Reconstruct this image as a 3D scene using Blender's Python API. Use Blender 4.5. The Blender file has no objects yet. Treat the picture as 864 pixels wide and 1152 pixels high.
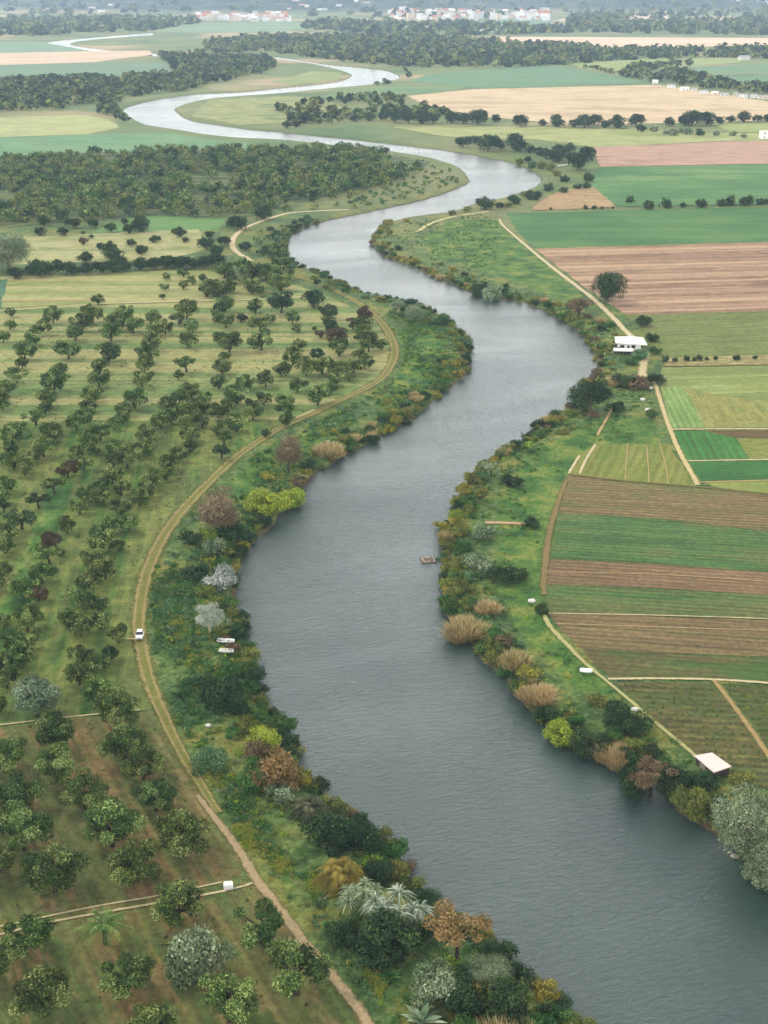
import bpy, math, random
import numpy as np
from mathutils import Vector
R = math.radians
scene = bpy.context.scene
col = scene.collection
# ------------------------------------------------------------------ camera
CAM_H = 150.0
FPX = 1500.0                    # focal length in pixels of the 864x1152 photograph
PITCH = math.atan((576 + 25) / FPX)
cd = bpy.data.cameras.new('camera'); cam = bpy.data.objects.new('camera', cd); col.objects.link(cam)
cam.location = (0, 0, CAM_H); cam.rotation_euler = (math.pi/2 - PITCH, 0, 0)
cd.sensor_fit = 'VERTICAL'; cd.sensor_height = 36.0; cd.lens = 36.0 * FPX / 1152
cd.clip_start = 1; cd.clip_end = 40000
scene.camera = cam
# ------------------------------------------------------------------ sky and sun
SUN_EL, SUN_AZ = 52, -60        # azimuth from +Y (view direction), positive to the right
w = bpy.data.worlds.new('World'); scene.world = w; w.use_nodes = True
nt = w.node_tree; nt.nodes.clear()
N, L = nt.nodes.new, nt.links.new
out = N('ShaderNodeOutputWorld'); bg = N('ShaderNodeBackground'); sky = N('ShaderNodeTexSky')
sky.sky_type = 'NISHITA'; sky.sun_disc = False; sky.sun_elevation = R(SUN_EL); sky.sun_rotation = R(SUN_AZ)
sky.dust_density = 2.5; sky.air_density = 1.0; sky.altitude = 100
hs = N('ShaderNodeHueSaturation'); hs.inputs['Saturation'].default_value = 0.25
tc = N('ShaderNodeTexCoord'); mp = N('ShaderNodeMapping'); mp.inputs['Scale'].default_value = (1, 1, 3.5)
cl = N('ShaderNodeTexNoise'); cl.inputs['Scale'].default_value = 2.2; cl.inputs['Detail'].default_value = 6
cr = N('ShaderNodeValToRGB'); cr.color_ramp.elements[0].position = .25; cr.color_ramp.elements[1].position = .50
cr.color_ramp.elements[0].color = (.0, .0, .0, 1); cr.color_ramp.elements[1].color = (1, 1, 1, 1)
mx = N('ShaderNodeMixRGB'); sz = N('ShaderNodeSeparateXYZ'); er = N('ShaderNodeValToRGB')   # overcast: brighter cloud low down
er.color_ramp.elements[0].position = 0.05; er.color_ramp.elements[0].color = (.95, .96, .945, 1)
er.color_ramp.elements[1].position = .85; er.color_ramp.elements[1].color = (.15, .15, .152, 1)
e_ = er.color_ramp.elements.new(.42); e_.color = (.86, .87, .86, 1); e_ = er.color_ramp.elements.new(.62); e_.color = (.42, .42, .43, 1)
vm = N('ShaderNodeVectorMath'); vm.operation = 'SCALE'; vm.inputs['Scale'].default_value = 28.0
L(sky.outputs[0], hs.inputs['Color']); L(tc.outputs['Generated'], mp.inputs[0]); L(mp.outputs[0], cl.inputs['Vector'])
L(cl.outputs['Fac'], cr.inputs[0]); L(cr.outputs[0], mx.inputs[0]); L(hs.outputs[0], mx.inputs[1]); L(tc.outputs['Generated'], sz.inputs[0]); L(sz.outputs['Z'], er.inputs[0]); L(er.outputs[0], vm.inputs[0]); L(vm.outputs[0], mx.inputs[2]); L(mx.outputs[0], bg.inputs[0])
bg.inputs[1].default_value = 0.15
L(bg.outputs[0], out.inputs[0])
sd = bpy.data.lights.new('sun', 'SUN'); sun = bpy.data.objects.new('sun', sd); col.objects.link(sun)
sd.energy = 2.0; sd.angle = R(10); sd.color = (1.0, .95, .86)
_az, _el = R(SUN_AZ), R(SUN_EL)
sdir = Vector((math.sin(_az)*math.cos(_el), math.cos(_az)*math.cos(_el), math.sin(_el)))
sun.rotation_euler = sdir.to_track_quat('Z', 'Y').to_euler()
vs = scene.view_settings
scene.display_settings.display_device = 'sRGB'
vs.view_transform = 'Standard'; vs.look = 'None'; vs.gamma = 1; vs.exposure = 0.04
vs.use_curve_mapping = False
HAZE = 0.000062
# ------------------------------------------------------------------ measuring helpers
cP, sP = math.cos(PITCH), math.sin(PITCH)
def G(px, py, z=0.0):
    """ground point seen at photo pixel px,py"""
    u = (px - 432) / FPX; v = (576 - py) / FPX
    d = (u, cP + v*sP, -sP + v*cP)
    t = (z - CAM_H) / d[2]
    return (d[0]*t, d[1]*t)
def PXM(x, y, z=0.0):
    return FPX / (y*cP + (CAM_H - z)*sP)
def to_px(x, y, z=0.0):
    dep = y*cP + (CAM_H - z)*sP
    up = y*sP - (CAM_H - z)*cP
    return 432 + FPX*x/dep, 576 - FPX*up/dep
def lin(r, g, b, k=1.0):
    f = lambda v: ((v/255)/12.92 if v <= 10 else (((v/255)+.055)/1.055)**2.4)*k
    return (f(r), f(g), f(b), 1)
rng = np.random.default_rng(7); random.seed(7)
def smooth(pts, step, closed=False, z=0.0, wob=0.0):
    """pixel polyline -> smooth metric polyline"""
    P = np.array([G(a, b, z) for a, b in pts])
    return dens(P, step, wob)
def dens(P, step, wob=0.0):
    o = []
    n = len(P)
    for i in range(n-1):
        p0, p1, p2, p3 = P[max(i-1, 0)], P[i], P[i+1], P[min(i+2, n-1)]
        m = max(1, int(np.linalg.norm(p2-p1)/step))
        for k in range(m):
            t = k/m
            o.append(.5*((2*p1) + (-p0+p2)*t + (2*p0-5*p1+4*p2-p3)*t*t + (-p0+3*p1-3*p2+p3)*t**3))
    o.append(P[-1]); o = np.array(o)
    if wob:
        o = o + rng.normal(0, wob, o.shape)
    return o
# ------------------------------------------------------------------ object helpers
def tag(o, label=None, cat=None, group=None, kind=None):
    if label: o['label'] = label
    if cat: o['category'] = cat
    if group: o['group'] = group
    if kind: o['kind'] = kind
    return o
def empty(name, loc, rz=0, s=1.0):
    o = bpy.data.objects.new(name, None); col.objects.link(o); o.location = loc; o.rotation_euler = (0, 0, rz)
    o.scale = (s, s, s) if not hasattr(s, '__len__') else s
    o.empty_display_size = .5
    return o
def link(name, me, parent=None):
    o = bpy.data.objects.new(name, me); col.objects.link(o)
    if parent: o.parent = parent
    return o
def np_mesh(name, V, F, mat, attrs=None, smooth_=False):
    """V (n,3); F (m,k) equal-size faces"""
    me = bpy.data.meshes.new(name)
    V = np.asarray(V, np.float32); F = np.asarray(F, np.int32)
    me.vertices.add(len(V)); me.vertices.foreach_set('co', V.ravel())
    m, k = F.shape
    me.loops.add(m*k); me.loops.foreach_set('vertex_index', F.ravel())
    me.polygons.add(m); me.polygons.foreach_set('loop_start', np.arange(0, m*k, k, dtype=np.int32))
    me.update(calc_edges=True)
    if smooth_: me.polygons.foreach_set('use_smooth', np.ones(m, bool))
    for an, (dom, arr) in (attrs or {}).items():
        a = me.attributes.new(an, 'FLOAT', dom); a.data.foreach_set('value', np.asarray(arr, np.float32))
    if mat: me.materials.append(mat)
    return me
class MB:
    def __init__(s): s.v = []; s.f = []; s.m = []
    def poly(s, vs, fs, mi=0):
        o = len(s.v); s.v += [tuple(map(float, v)) for v in vs]; s.f += [[o+i for i in f] for f in fs]; s.m += [mi]*len(fs)
    def box(s, x0, x1, y0, y1, z0, z1, mi=0):
        s.poly([(x0,y0,z0),(x1,y0,z0),(x1,y1,z0),(x0,y1,z0),(x0,y0,z1),(x1,y0,z1),(x1,y1,z1),(x0,y1,z1)],
               [(0,3,2,1),(4,5,6,7),(0,1,5,4),(1,2,6,5),(2,3,7,6),(3,0,4,7)], mi)
    def tube(s, p, q, r0, r1, n=6, mi=0):
        p, q = Vector(p), Vector(q); d = (q-p).normalized()
        a = d.orthogonal().normalized(); b = d.cross(a)
        vs = []
        for c, r in ((p, r0), (q, r1)):
            for i in range(n):
                t = 2*math.pi*i/n; vs.append(c + a*math.cos(t)*r + b*math.sin(t)*r)
        s.poly(vs, [(i, (i+1) % n, n+(i+1) % n, n+i) for i in range(n)] + [tuple(range(n))[::-1], tuple(range(n, 2*n))], mi)
    def mesh(s, name, mats, smooth_=False, bevel=0):
        me = bpy.data.meshes.new(name); me.from_pydata(s.v, [], s.f)
        for m in (mats if isinstance(mats, (list, tuple)) else [mats]): me.materials.append(m)
        me.polygons.foreach_set('material_index', s.m)
        if smooth_: me.polygons.foreach_set('use_smooth', [True]*len(s.f))
        me.update(); return me
    def build(s, name, mats, parent=None, smooth_=False, bevel=0):
        o = link(name, s.mesh(name, mats, smooth_), parent)
        if bevel:
            m = o.modifiers.new('b', 'BEVEL'); m.width = bevel; m.segments = 2
        return o
# ------------------------------------------------------------------ materials
def new_mat(name, rough=.8, spec=.2):
    m = bpy.data.materials.new(name); m.use_nodes = True
    b = m.node_tree.nodes['Principled BSDF']; b.inputs['Roughness'].default_value = rough
    b.inputs['Specular IOR Level'].default_value = spec
    return m, m.node_tree, b
class NT:
    def __init__(s, nt): s.nt = nt
    def n(s, t, **k):
        o = s.nt.nodes.new(t)
        for a, b in k.items(): setattr(o, a, b)
        return o
    def l(s, a, b): s.nt.links.new(a, b)
    def pos(s, rot=0, scale=(1, 1, 1), loc=(0, 0, 0)):
        g = s.n('ShaderNodeNewGeometry'); m = s.n('ShaderNodeMapping', vector_type='POINT')
        r = s.n('ShaderNodeVectorRotate', rotation_type='Z_AXIS'); r.inputs['Angle'].default_value = -rot
        s.l(g.outputs['Position'], r.inputs['Vector']); s.l(r.outputs[0], m.inputs[0])
        m.inputs['Scale'].default_value = scale; m.inputs['Location'].default_value = loc
        return m.outputs[0]
    def noise(s, vec, scale, detail=4, rough=.55, dist=0):
        t = s.n('ShaderNodeTexNoise'); s.l(vec, t.inputs['Vector']); t.inputs['Scale'].default_value = scale
        t.inputs['Detail'].default_value = detail; t.inputs['Roughness'].default_value = rough; t.inputs['Distortion'].default_value = dist
        return t.outputs['Fac']
    def ramp(s, fac, stops, interp='LINEAR'):
        r = s.n('ShaderNodeValToRGB'); e = r.color_ramp.elements; r.color_ramp.interpolation = interp
        while len(e) < len(stops): e.new(.5)
        for x, (p, c) in zip(e, stops):
            x.position = p; x.color = c if hasattr(c, '__len__') else (c, c, c, 1)
        s.l(fac, r.inputs[0]); return r.outputs[0]
    def mix(s, f, a, b, mode='MIX'):
        m = s.n('ShaderNodeMixRGB', blend_type=mode)
        for i, v in enumerate((f, a, b)):
            if hasattr(v, 'is_linked') or isinstance(v, bpy.types.NodeSocket): s.l(v, m.inputs[i])
            elif i == 0: m.inputs[0].default_value = v
            else: m.inputs[i].default_value = v
        return m.outputs[0]
    def math(s, op, a, b=0.0, clamp=False):
        m = s.n('ShaderNodeMath', operation=op, use_clamp=clamp)
        for i, v in enumerate((a, b)):
            if isinstance(v, bpy.types.NodeSocket): s.l(v, m.inputs[i])
            else: m.inputs[i].default_value = v
        return m.outputs[0]
    def bump(s, h, bsdf, strength=.5, dist=.3):
        b = s.n('ShaderNodeBump'); s.l(h, b.inputs['Height']); b.inputs['Strength'].default_value = strength; b.inputs['Distance'].default_value = dist
        s.l(b.outputs[0], bsdf.inputs['Normal'])
def plain(name, c, rough=.7, var=.12, sc=1.5):
    m, t, b = new_mat(name, rough); n = NT(t)
    f = n.noise(n.pos(), sc, 5)
    k = lambda s_: (c[0]*s_, c[1]*s_, c[2]*s_, 1)
    n.l(n.ramp(f, [(.3, k(1-var)), (.7, k(1+var))]), b.inputs['Base Color'])
    return m
def field_mat(name, cols, rot=0.0, row=1.2, rowc=.35, band=None, patch=.03, fine=.6, fcon=.35, rowcol=None, bump=.4, seed=0):
    """cols: 2-3 colours blended over broad patches; row: crop row spacing (m) running along direction rot;
    band: (width m, colour, amount) broad mown / worked strips"""
    m, t, b = new_mat(name, .9, .1); n = NT(t)
    p = n.pos(0, loc=(seed*37.1, seed*11.3, 0)); pr = n.pos(rot, loc=(seed*3.7, seed*1.7, 0))
    st = [(.43+.14*i/(len(cols)-1), c) for i, c in enumerate(cols)]
    prs = n.pos(rot, (.22, 1, 1), loc=(seed*5., 0, 0))
    c = n.ramp(n.mix(.5, n.noise(p, patch, 5, .6), n.noise(prs, patch*3, 4, .6)), st)
    if band:
        bw, bc, ba = band[:3]
        pb = n.pos(rot, (.012, 1, 1), loc=(0, seed*9.1, 0))
        nb = n.noise(pb, 1.0/bw, 3, .6, .3)
        c = n.mix(n.math('MULTIPLY', n.ramp(nb, [(.46, 0.), (.56, 1.)]), ba), c, bc)
    if row:
        wv = n.n('ShaderNodeTexWave', wave_type='BANDS', bands_direction='Y', wave_profile='SIN')
        wv.inputs['Scale'].default_value = 2*math.pi/row/20*1.0; wv.inputs['Distortion'].default_value = 1.2
        wv.inputs['Detail'].default_value = 3; wv.inputs['Detail Scale'].default_value = 2.
        n.l(pr, wv.inputs['Vector'])
        prn = n.pos(rot, (.04, 1, 1), loc=(seed, 0, 0))
        rn = n.noise(prn, .8/row, 4, .7)
        f = n.math('MULTIPLY', n.math('MULTIPLY', wv.outputs['Fac'], n.ramp(rn, [(.35, .2), (.62, 1.)])), min(.95, rowc*1.9))
        c = n.mix(f, c, rowcol or lin(60,62,34))
    nf = n.noise(p, fine, 7, .78)
    c = n.mix(1.0, c, n.ramp(nf, [(.34, 1-fcon*1.1), (.66, 1+fcon*1.1)]), 'MULTIPLY')
    c = n.mix(1.0, c, n.ramp(n.noise(n.pos(rot, (.05, 1, 1), loc=(0, seed*2.3, 0)), .55, 5, .75), [(.34, 1-fcon*.7), (.66, 1+fcon*.7)]), 'MULTIPLY')
    n.l(c, b.inputs['Base Color']); n.bump(nf, b, bump, .4)
    return m
def leaf_mat(name, cols, hue=.02, val=.25, trans=.15):
    m, t, b = new_mat(name, .75, .12); n = NT(t)
    a = n.n('ShaderNodeAttribute', attribute_name='tone')
    c = n.ramp(a.outputs['Fac'], [(i/(len(cols)-1), c) for i, c in enumerate(cols)])
    oi = n.n('ShaderNodeObjectInfo'); h = n.n('ShaderNodeHueSaturation')
    n.l(n.math('ADD', n.math('MULTIPLY', oi.outputs['Random'], 2*hue), .5-hue), h.inputs['Hue'])
    rr = n.math('FRACT', n.math('MULTIPLY', oi.outputs['Random'], 7.31))
    n.l(n.math('ADD', n.math('MULTIPLY', rr, 2*val), 1-val), h.inputs['Value']); n.l(c, h.inputs['Color'])
    n.l(h.outputs[0], b.inputs['Base Color'])
    if trans:
        tr = n.n('ShaderNodeBsdfTranslucent'); mxs = n.n('ShaderNodeMixShader'); mxs.inputs[0].default_value = trans
        n.l(h.outputs[0], tr.inputs[0]); n.l(b.outputs[0], mxs.inputs[1]); n.l(tr.outputs[0], mxs.inputs[2])
        n.l(mxs.outputs[0], t.nodes['Material Output'].inputs[0])
    return m
# ================================================================== RIVER AND GROUND
WZ = -2.0
LB = [(700,1235),(672,1190),(640,1147),(612,1120),(590,1095),(565,1075),(540,1052),(512,1035),(482,1012),(456,990),(445,965),(430,940),(405,922),(380,912),(366,896),
 (350,880),(339,860),(332,842),(321,828),(314,812),(306,797),(293,775),(287,760),(290,744),(280,728),(273,703),(264,690),(263,677),(264,659),(270,640),
 (279,618),(294,603),(307,590),(312,574),(325,560),(337,554),(355,534),(377,518),(408,503),(433,489),(454,477),(478,460),(502,439),(522,423),(530,413),
 (527,402),(530,392),(520,375),(502,361),(478,347),(447,338),(419,335),(394,324),(372,314),(348,304),(329,293),(322,281),(324,269),(339,258),(363,250),
 (395,243),(429,236),(461,229),(488,222),(516,212),(528,204),(523,195),(513,187),(488,179),(454,173),(419,168),(384,165),(349,161),(315,158),(271,156),
 (240,153),(215,149),(190,145),(165,141),(149,133),(137,126),(150,119),(185,111),(225,106),(270,104),(320,99),(360,95),(385,91),(396,85),(386,80),(365,75),
 (345,71),(310,67),(270,66.5),(225,65.5),(180,64),(130,60),(85,56),(54,51.5),(60,47),(100,43),(135,40),(170,37)]
RB = [(1010,1115),(960,1060),(915,1018),(880,988),(850,968),(826,952),(805,938),(786,926),(768,913),(753,900),(734,885),(713,873),(692,858),(668,848),
 (640,836),(618,821),(600,799),(582,781),(563,761),(545,746),(531,727),(518,709),(505,692),(502,670),(497,652),(497,638),(502,620),(499,605),(508,585),(514,565),
 (520,548),(540,529),(563,513),(588,496),(609,480),(624,470),(645,458),(652,443),(668,423),(670,406),(665,392),(651,373),(633,361),(616,351),(595,343),(575,338),
 (555,334),(523,326),(488,311),(454,297),(430,287),(418,274),(422,265),(436,252),(454,246),(474,243),(502,240),(530,231),(564,223),(585,217),(607,207),(603,195),
 (585,187),(564,181),(551,179),(523,173),(488,168),(454,164),(419,160),(384,156),(349,153),(315,149),(280,146),(245,141),(215,136),(200,128),(199,121),(225,113.5),
 (260,109.5),(310,106),(360,101),(405,97),(432,93),(449,87),(434,80),(400,76),(370,73.3),(345,69.5),(310,64.5),(270,64.3),(225,63),(180,61),(130,57.5),(100,54.5),(80,51),(82,48),(102,45.2),(135,42.5),(175,40)]
EXTL, EXTR = smooth(LB, 4, z=WZ), smooth(RB, 4, z=WZ)
def wobble(P, amp):
    s = np.cumsum(np.r_[0, np.linalg.norm(np.diff(P, axis=0), axis=1)])
    d = np.gradient(P, axis=0); d /= np.linalg.norm(d, axis=1)[:, None] + 1e-9
    nrm = np.c_[-d[:, 1], d[:, 0]]
    w_ = sum(a*np.sin(s/l + ph) for a, l, ph in ((.45, 4.1, 1), (.35, 2.3, 2), (.5, 9, 3)))
    return P + nrm*(w_*amp)[:, None]
LW, RW = wobble(EXTL, .9), wobble(EXTR, .9)
# the banks run from below the camera to the hills
TAIL = 120.0
POLY = np.vstack([LW, RW[::-1]])
def seg_dist(P, Q, closed=True):
    A = Q; B = np.roll(Q, -1, axis=0)
    if not closed: A, B = Q[:-1], Q[1:]
    out_ = np.full(len(P), 1e9, np.float64)
    AB = B-A; L2 = (AB**2).sum(1)+1e-12
    for i in range(0, len(P), 4000):
        p = P[i:i+4000, None, :] - A[None]
        t = np.clip((p*AB).sum(2)/L2, 0, 1)
        d = p - t[..., None]*AB
        out_[i:i+4000] = np.sqrt((d**2).sum(2).min(1))
    return out_
def inside(P, Q):
    x, y = P[:, 0], P[:, 1]; r = np.zeros(len(P), bool)
    for (x1, y1), (x2, y2) in zip(Q, np.roll(Q, -1, axis=0)):
        if y1 == y2: continue
        c = ((y1 > y) != (y2 > y))
        r ^= c & (x < (x2-x1)*(y-y1)/(y2-y1) + x1)
    return r
# coarser polygon for speed of the distance test far away
def sdist(P):
    P = np.asarray(P, float); r = np.full(len(P), 1e3)
    lo, hi = POLY.min(0)-60, POLY.max(0)+60
    m = ((P > lo) & (P < hi)).all(1)
    near = m & (P[:, 1] < 900); far = m & ~near
    for mask, Q in ((near, POLY[POLY[:, 1] < 1100]), (far, POLY[(POLY[:, 1] > 700)][::3])):
        if mask.any():
            q = P[mask]
            # skip points clearly away from any vertex using a coarse pass
            dc = seg_dist(q, Q[::8], True) if len(q) > 5000 else np.zeros(len(q))
            rr = np.full(len(q), 1e3); k = dc < 45
            rr[k] = seg_dist(q[k], Q)
            r[mask] = rr
    ins = inside(P, POLY)
    return np.where(ins, -r, r)
def zprof(d):
    t = np.clip(d/9.0, 0, 1)
    land = WZ - .02 + (0 - WZ + .02)*(1-(1-t)**2.2)
    return np.where(d > 0, np.where(t >= 1, 0.0, land), np.maximum(WZ - .02 + d*.35, -6))
def ground_z(x, y): return float(zprof(sdist([(x, y)]))[0])
def hills(x, y):
    def g(cx, cy, rx, ry, h): return h*np.exp(-((x-cx)/rx)**2-((y-cy)/ry)**2)
    s = np.sin(x/410+1.3)*np.cos(y/530) * .5 + np.sin(x/173+y/290)*.28 + np.sin(x/77-y/110)*.12
    h = g(-520, 7900, 850, 900, 190) + g(1350, 7500, 650, 500, 80) + g(250, 9600, 1300, 1000, 170) + g(-2300, 9800, 1300, 1200, 240) + g(2400, 10200, 1500, 1300, 230) + g(0, 12800, 6500, 1500, 400)
    return np.where(y > 5700, h*(1+.35*s), 0)*np.clip((y-5700)/1100, 0, 1)
def axis(v0, v1, f):
    o = [v0]
    while o[-1] < v1: o.append(o[-1] + f(o[-1]))
    return np.array(o)
ys = axis(60, 15500, lambda y: min(160, max(2.2, (y*y + CAM_H**2)/(CAM_H*FPX)*.55)))
xp = axis(0, 5600, lambda x: 2.2 if x < 190 else min(220, 2.2 + (x-190)*.022))
xs = np.r_[-xp[:0:-1], xp]
X, Y = np.meshgrid(xs, ys)
PP = np.c_[X.ravel(), Y.ravel()]
D = sdist(PP)
Z = zprof(D) + hills(PP[:, 0], PP[:, 1])
nx, ny = len(xs), len(ys)
print('terrain', nx, ny, nx*ny)
idx = np.arange(nx*ny).reshape(ny, nx)
F = np.stack([idx[:-1, :-1], idx[:-1, 1:], idx[1:, 1:], idx[1:, :-1]], -1).reshape(-1, 4)
m, t, b = new_mat('meadow', .9, .1); n = NT(t)
p = n.pos()
lush = n.ramp(n.noise(p, .05, 6, .65, .4), [(.34, lin(40,62,34)), (.43, lin(56,80,36)), (.50, lin(80,102,50)), (.55, lin(108,114,52)), (.60, lin(138,126,54)), (.70, lin(84,96,50))])
lush2 = n.ramp(n.noise(p, .32, 6, .7, .8), [(.36, lin(38,58,34)), (.48, lin(70,90,46)), (.56, lin(98,116,72)), (.66, lin(134,130,70))])
lush = n.mix(.5, lush, lush2)
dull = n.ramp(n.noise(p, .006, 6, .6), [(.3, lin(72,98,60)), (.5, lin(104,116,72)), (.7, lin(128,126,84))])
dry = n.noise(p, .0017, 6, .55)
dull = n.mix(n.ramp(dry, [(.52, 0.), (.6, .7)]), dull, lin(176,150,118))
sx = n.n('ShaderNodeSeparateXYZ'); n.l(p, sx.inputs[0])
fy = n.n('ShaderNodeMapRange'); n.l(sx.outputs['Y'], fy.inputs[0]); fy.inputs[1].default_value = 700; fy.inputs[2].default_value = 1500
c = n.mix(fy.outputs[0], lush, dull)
la = n.n('ShaderNodeAttribute', attribute_name='lawn')
lawn = n.ramp(n.noise(p, .09, 6, .65), [(.36, lin(44,76,34)), (.46, lin(62,94,38)), (.54, lin(84,108,46)), (.62, lin(112,118,54))])
lk = n.math('ADD', la.outputs['Fac'], n.math('MULTIPLY', n.math('SUBTRACT', n.noise(p, .16, 5, .7), .5), 1.5))
c = n.mix(n.ramp(lk, [(.35, 0.), (.65, 1.)]), c, lawn)
at = n.n('ShaderNodeAttribute', attribute_name='shore')
mud = n.ramp(n.noise(p, .9, 5, .7), [(.35, lin(58,52,38)), (.55, lin(92,80,58)), (.7, lin(66,78,40))])
sh = n.math('ADD', at.outputs['Fac'], n.math('MULTIPLY', n.math('SUBTRACT', n.noise(p, .35, 4), .5), 1.6))
c = n.mix(n.ramp(sh, [(.3, 0.), (.7, 1.)]), c, mud)
wood = n.ramp(n.noise(p, .008, 6, .65), [(.38, lin(30,46,38)), (.55, lin(52,68,50)), (.68, lin(112,112,86))])
hz = n.n('ShaderNodeMapRange'); n.l(sx.outputs['Z'], hz.inputs[0]); hz.inputs[1].default_value = 2; hz.inputs[2].default_value = 16
c = n.mix(hz.outputs[0], c, wood)
nf = n.noise(p, .8, 6, .75)
c = n.mix(1.0, c, n.ramp(nf, [(.33, .5), (.67, 1.35)]), 'MULTIPLY')
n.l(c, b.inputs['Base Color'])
n.bump(n.mix(.5, n.noise(p, .4, 6, .7), n.noise(p, 1.6, 4, .7)), b, .7, .7)
shore = 1 - np.clip((D+.5)/3.0, 0, 1)
LAWNS = [[(600,505),(640,488),(662,476),(690,466),(735,470),(745,499),(668,500),(640,534),(612,648),(612,685),(640,730),(662,750),(705,792),(690,800),(640,772),(600,732),(575,700),(560,660),(556,610),(560,560),(575,530)],
 [(470,268),(510,248),(560,246),(620,300),(655,335),(640,345),(600,325),(545,305),(490,290)],
 [(445,372),(475,352),(505,380),(500,420),(470,445),(440,456),(420,456),(440,435),(455,405)],
 [(285,512),(318,495),(350,482),(400,462),(390,485),(340,510),(300,540),(262,575),(240,560)],
 [(170,670),(200,612),(222,590),(215,640),(205,700),(215,760),(240,820),(262,880),(300,940),(350,1000),(330,1010),(292,970),(245,888),(200,808),(176,740)]]
lawnv = np.zeros(len(PP))
for q in LAWNS: lawnv[inside(PP, np.array([G(a, b_) for a, b_ in q]))] = 1.0 if q is not LAWNS[4] else .55
g_ = lawnv.reshape(ny, nx)
for _ in range(3): g_[1:-1, 1:-1] = (g_[1:-1, 1:-1]*2 + g_[:-2, 1:-1] + g_[2:, 1:-1] + g_[1:-1, :-2] + g_[1:-1, 2:])/6
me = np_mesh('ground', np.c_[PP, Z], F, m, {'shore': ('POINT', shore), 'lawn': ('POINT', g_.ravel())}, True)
tag(link('ground', me), kind='structure')
# water: one level sheet under the banks
m, t, b = new_mat('river_water', .12, .5); n = NT(t)
b.inputs['IOR'].default_value = 1.42
p = n.pos(R(20), (1, 1.9, 1))
f1 = n.noise(p, .55, 6, .62, .6); f2 = n.noise(p, 1.9, 4, .6, .3)
big = n.noise(n.pos(R(12), (.35, 1, 1)), .022, 5, .6, .6)
h = n.math('ADD', f1, n.math('MULTIPLY', f2, .35))
bp = n.n('ShaderNodeBump'); n.l(h, bp.inputs['Height']); bp.inputs['Distance'].default_value = .42
n.l(n.ramp(big, [(.35, .55), (.65, 1.)]), bp.inputs['Strength']); n.l(bp.outputs[0], b.inputs['Normal'])
n.l(n.ramp(n.noise(n.pos(), .03, 4), [(.3, lin(38,54,50)), (.7, lin(50,64,57))]), b.inputs['Base Color'])
n.l(n.ramp(big, [(.35, .04), (.65, .12)]), b.inputs['Roughness'])
mb = MB(); mb.poly([(-2600, 30, WZ), (1500, 30, WZ), (1500, 6500, WZ), (-2600, 6500, WZ)], [(0, 1, 2, 3)])
tag(mb.build('river', m), kind='structure')
# ================================================================== FIELDS
fz = [0.02]; fzf = [0.05]
def sheet(name, pts, mat, wob=.35, step=10, under=0.004):
    P = [np.array(G(a, b)) for a, b in pts]
    o = []
    for i, p_ in enumerate(P):
        q = P[(i+1) % len(P)]; k = max(1, int(np.linalg.norm(q-p_)/step)); k = min(k, 80)
        sc = .0007*p_[1]+wob
        for j in range(k):
            r_ = p_ + (q-p_)*j/k
            if j: r_ = r_ + rng.normal(0, sc*.5, 2)
            o.append(r_)
    dist = max(q[1] for q in P)
    if dist > 1000: fzf[0] += .012; z = fzf[0]
    else: fz[0] += .003; z = fz[0]
    mb = MB(); mb.poly([(a, b_, z) for a, b_ in o], [tuple(range(len(o)))])
    ob = mb.build(name, mat); tag(ob, kind='structure')
    me_ = ob.data
    if me_.polygons[0].normal.z < 0: me_.flip_normals()
    return ob
c = lin
ROWA = math.pi/2 + math.atan((432-285)/FPX*1.0)     # orchard rows point at x=285 on the horizon
TAN, BR = c(190,166,138), c(128,100,78)
fm = field_mat
# --- left side, far to near
sheet('field', [(-60,47),(50,48),(100,57),(-60,62)], fm('f1', [c(100,123,95), c(111,133,105)], 0, 0, patch=.01, fine=.05, fcon=.1, seed=1))
sheet('field', [(-60,61),(100,57.5),(168,57),(172,61.5),(105,70),(-60,75)], fm('f2', [c(186,164,140), c(176,152,126)], 0, 0, patch=.01, fine=.05, fcon=.1, seed=2))
sheet('field', [(-60,75),(105,70.5),(185,70),(196,84),(110,88),(-60,92)], fm('f3', [c(90,114,88), c(100,122,94)], 0, 0, patch=.01, fine=.05, fcon=.12, seed=3))
sheet('field', [(-60,134),(87,129),(120,134),(135,143),(100,151),(-60,156)], fm('f4', [c(137,139,94), c(149,150,97)], 0, 0, patch=.02, fine=.06, fcon=.15, seed=4))
sheet('field', [(-60,157),(121,150.5),(194,150),(240,158),(283,161),(276,169),(190,169),(-60,178)], fm('f5', [c(84,116,78), c(96,126,88)], 0, 0, patch=.02, fine=.1, fcon=.12, seed=5))
sheet('woodland_floor', [(-60,178),(190,169),(280,168),(390,167),(430,172),(485,182),(470,195),(420,210),(340,228),(270,246),(170,243),(-60,262)], fm('fw', [c(48,66,38), c(70,84,46), c(96,100,56)], 0, 0, patch=.03, fine=.12, fcon=.3, seed=6))
sheet('field', [(150,243),(257,244),(245,258),(170,262),(100,262)], fm('f6', [c(88,118,66), c(80,110,58)], 0, 0, patch=.03, fine=.2, fcon=.12, seed=7))
sheet('field', [(-60,268),(31,266),(222,258),(235,280),(190,292),(-60,300)], fm('f7', [c(124,125,75), c(136,133,91), c(109,116,66)], 0, 0, patch=.03, fine=.15, fcon=.2, band=(20, c(150,146,98), .5), seed=8))
sheet('field', [(-60,314),(10,311),(194,304),(238,306),(300,318),(292,336),(115,341),(-60,349)], fm('f8', [c(107,116,62), c(124,126,76), c(112,120,67)], 0, 0, patch=.03, fine=.15, fcon=.2, band=(16, c(150,142,96), .6), seed=9))
sheet('field', [(-60,318),(9,314),(2,346),(-60,350)], fm('f8b', [c(64,92,67), c(72,102,73)], 0, 0, patch=.03, fine=.15, fcon=.2, seed=10))
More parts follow.
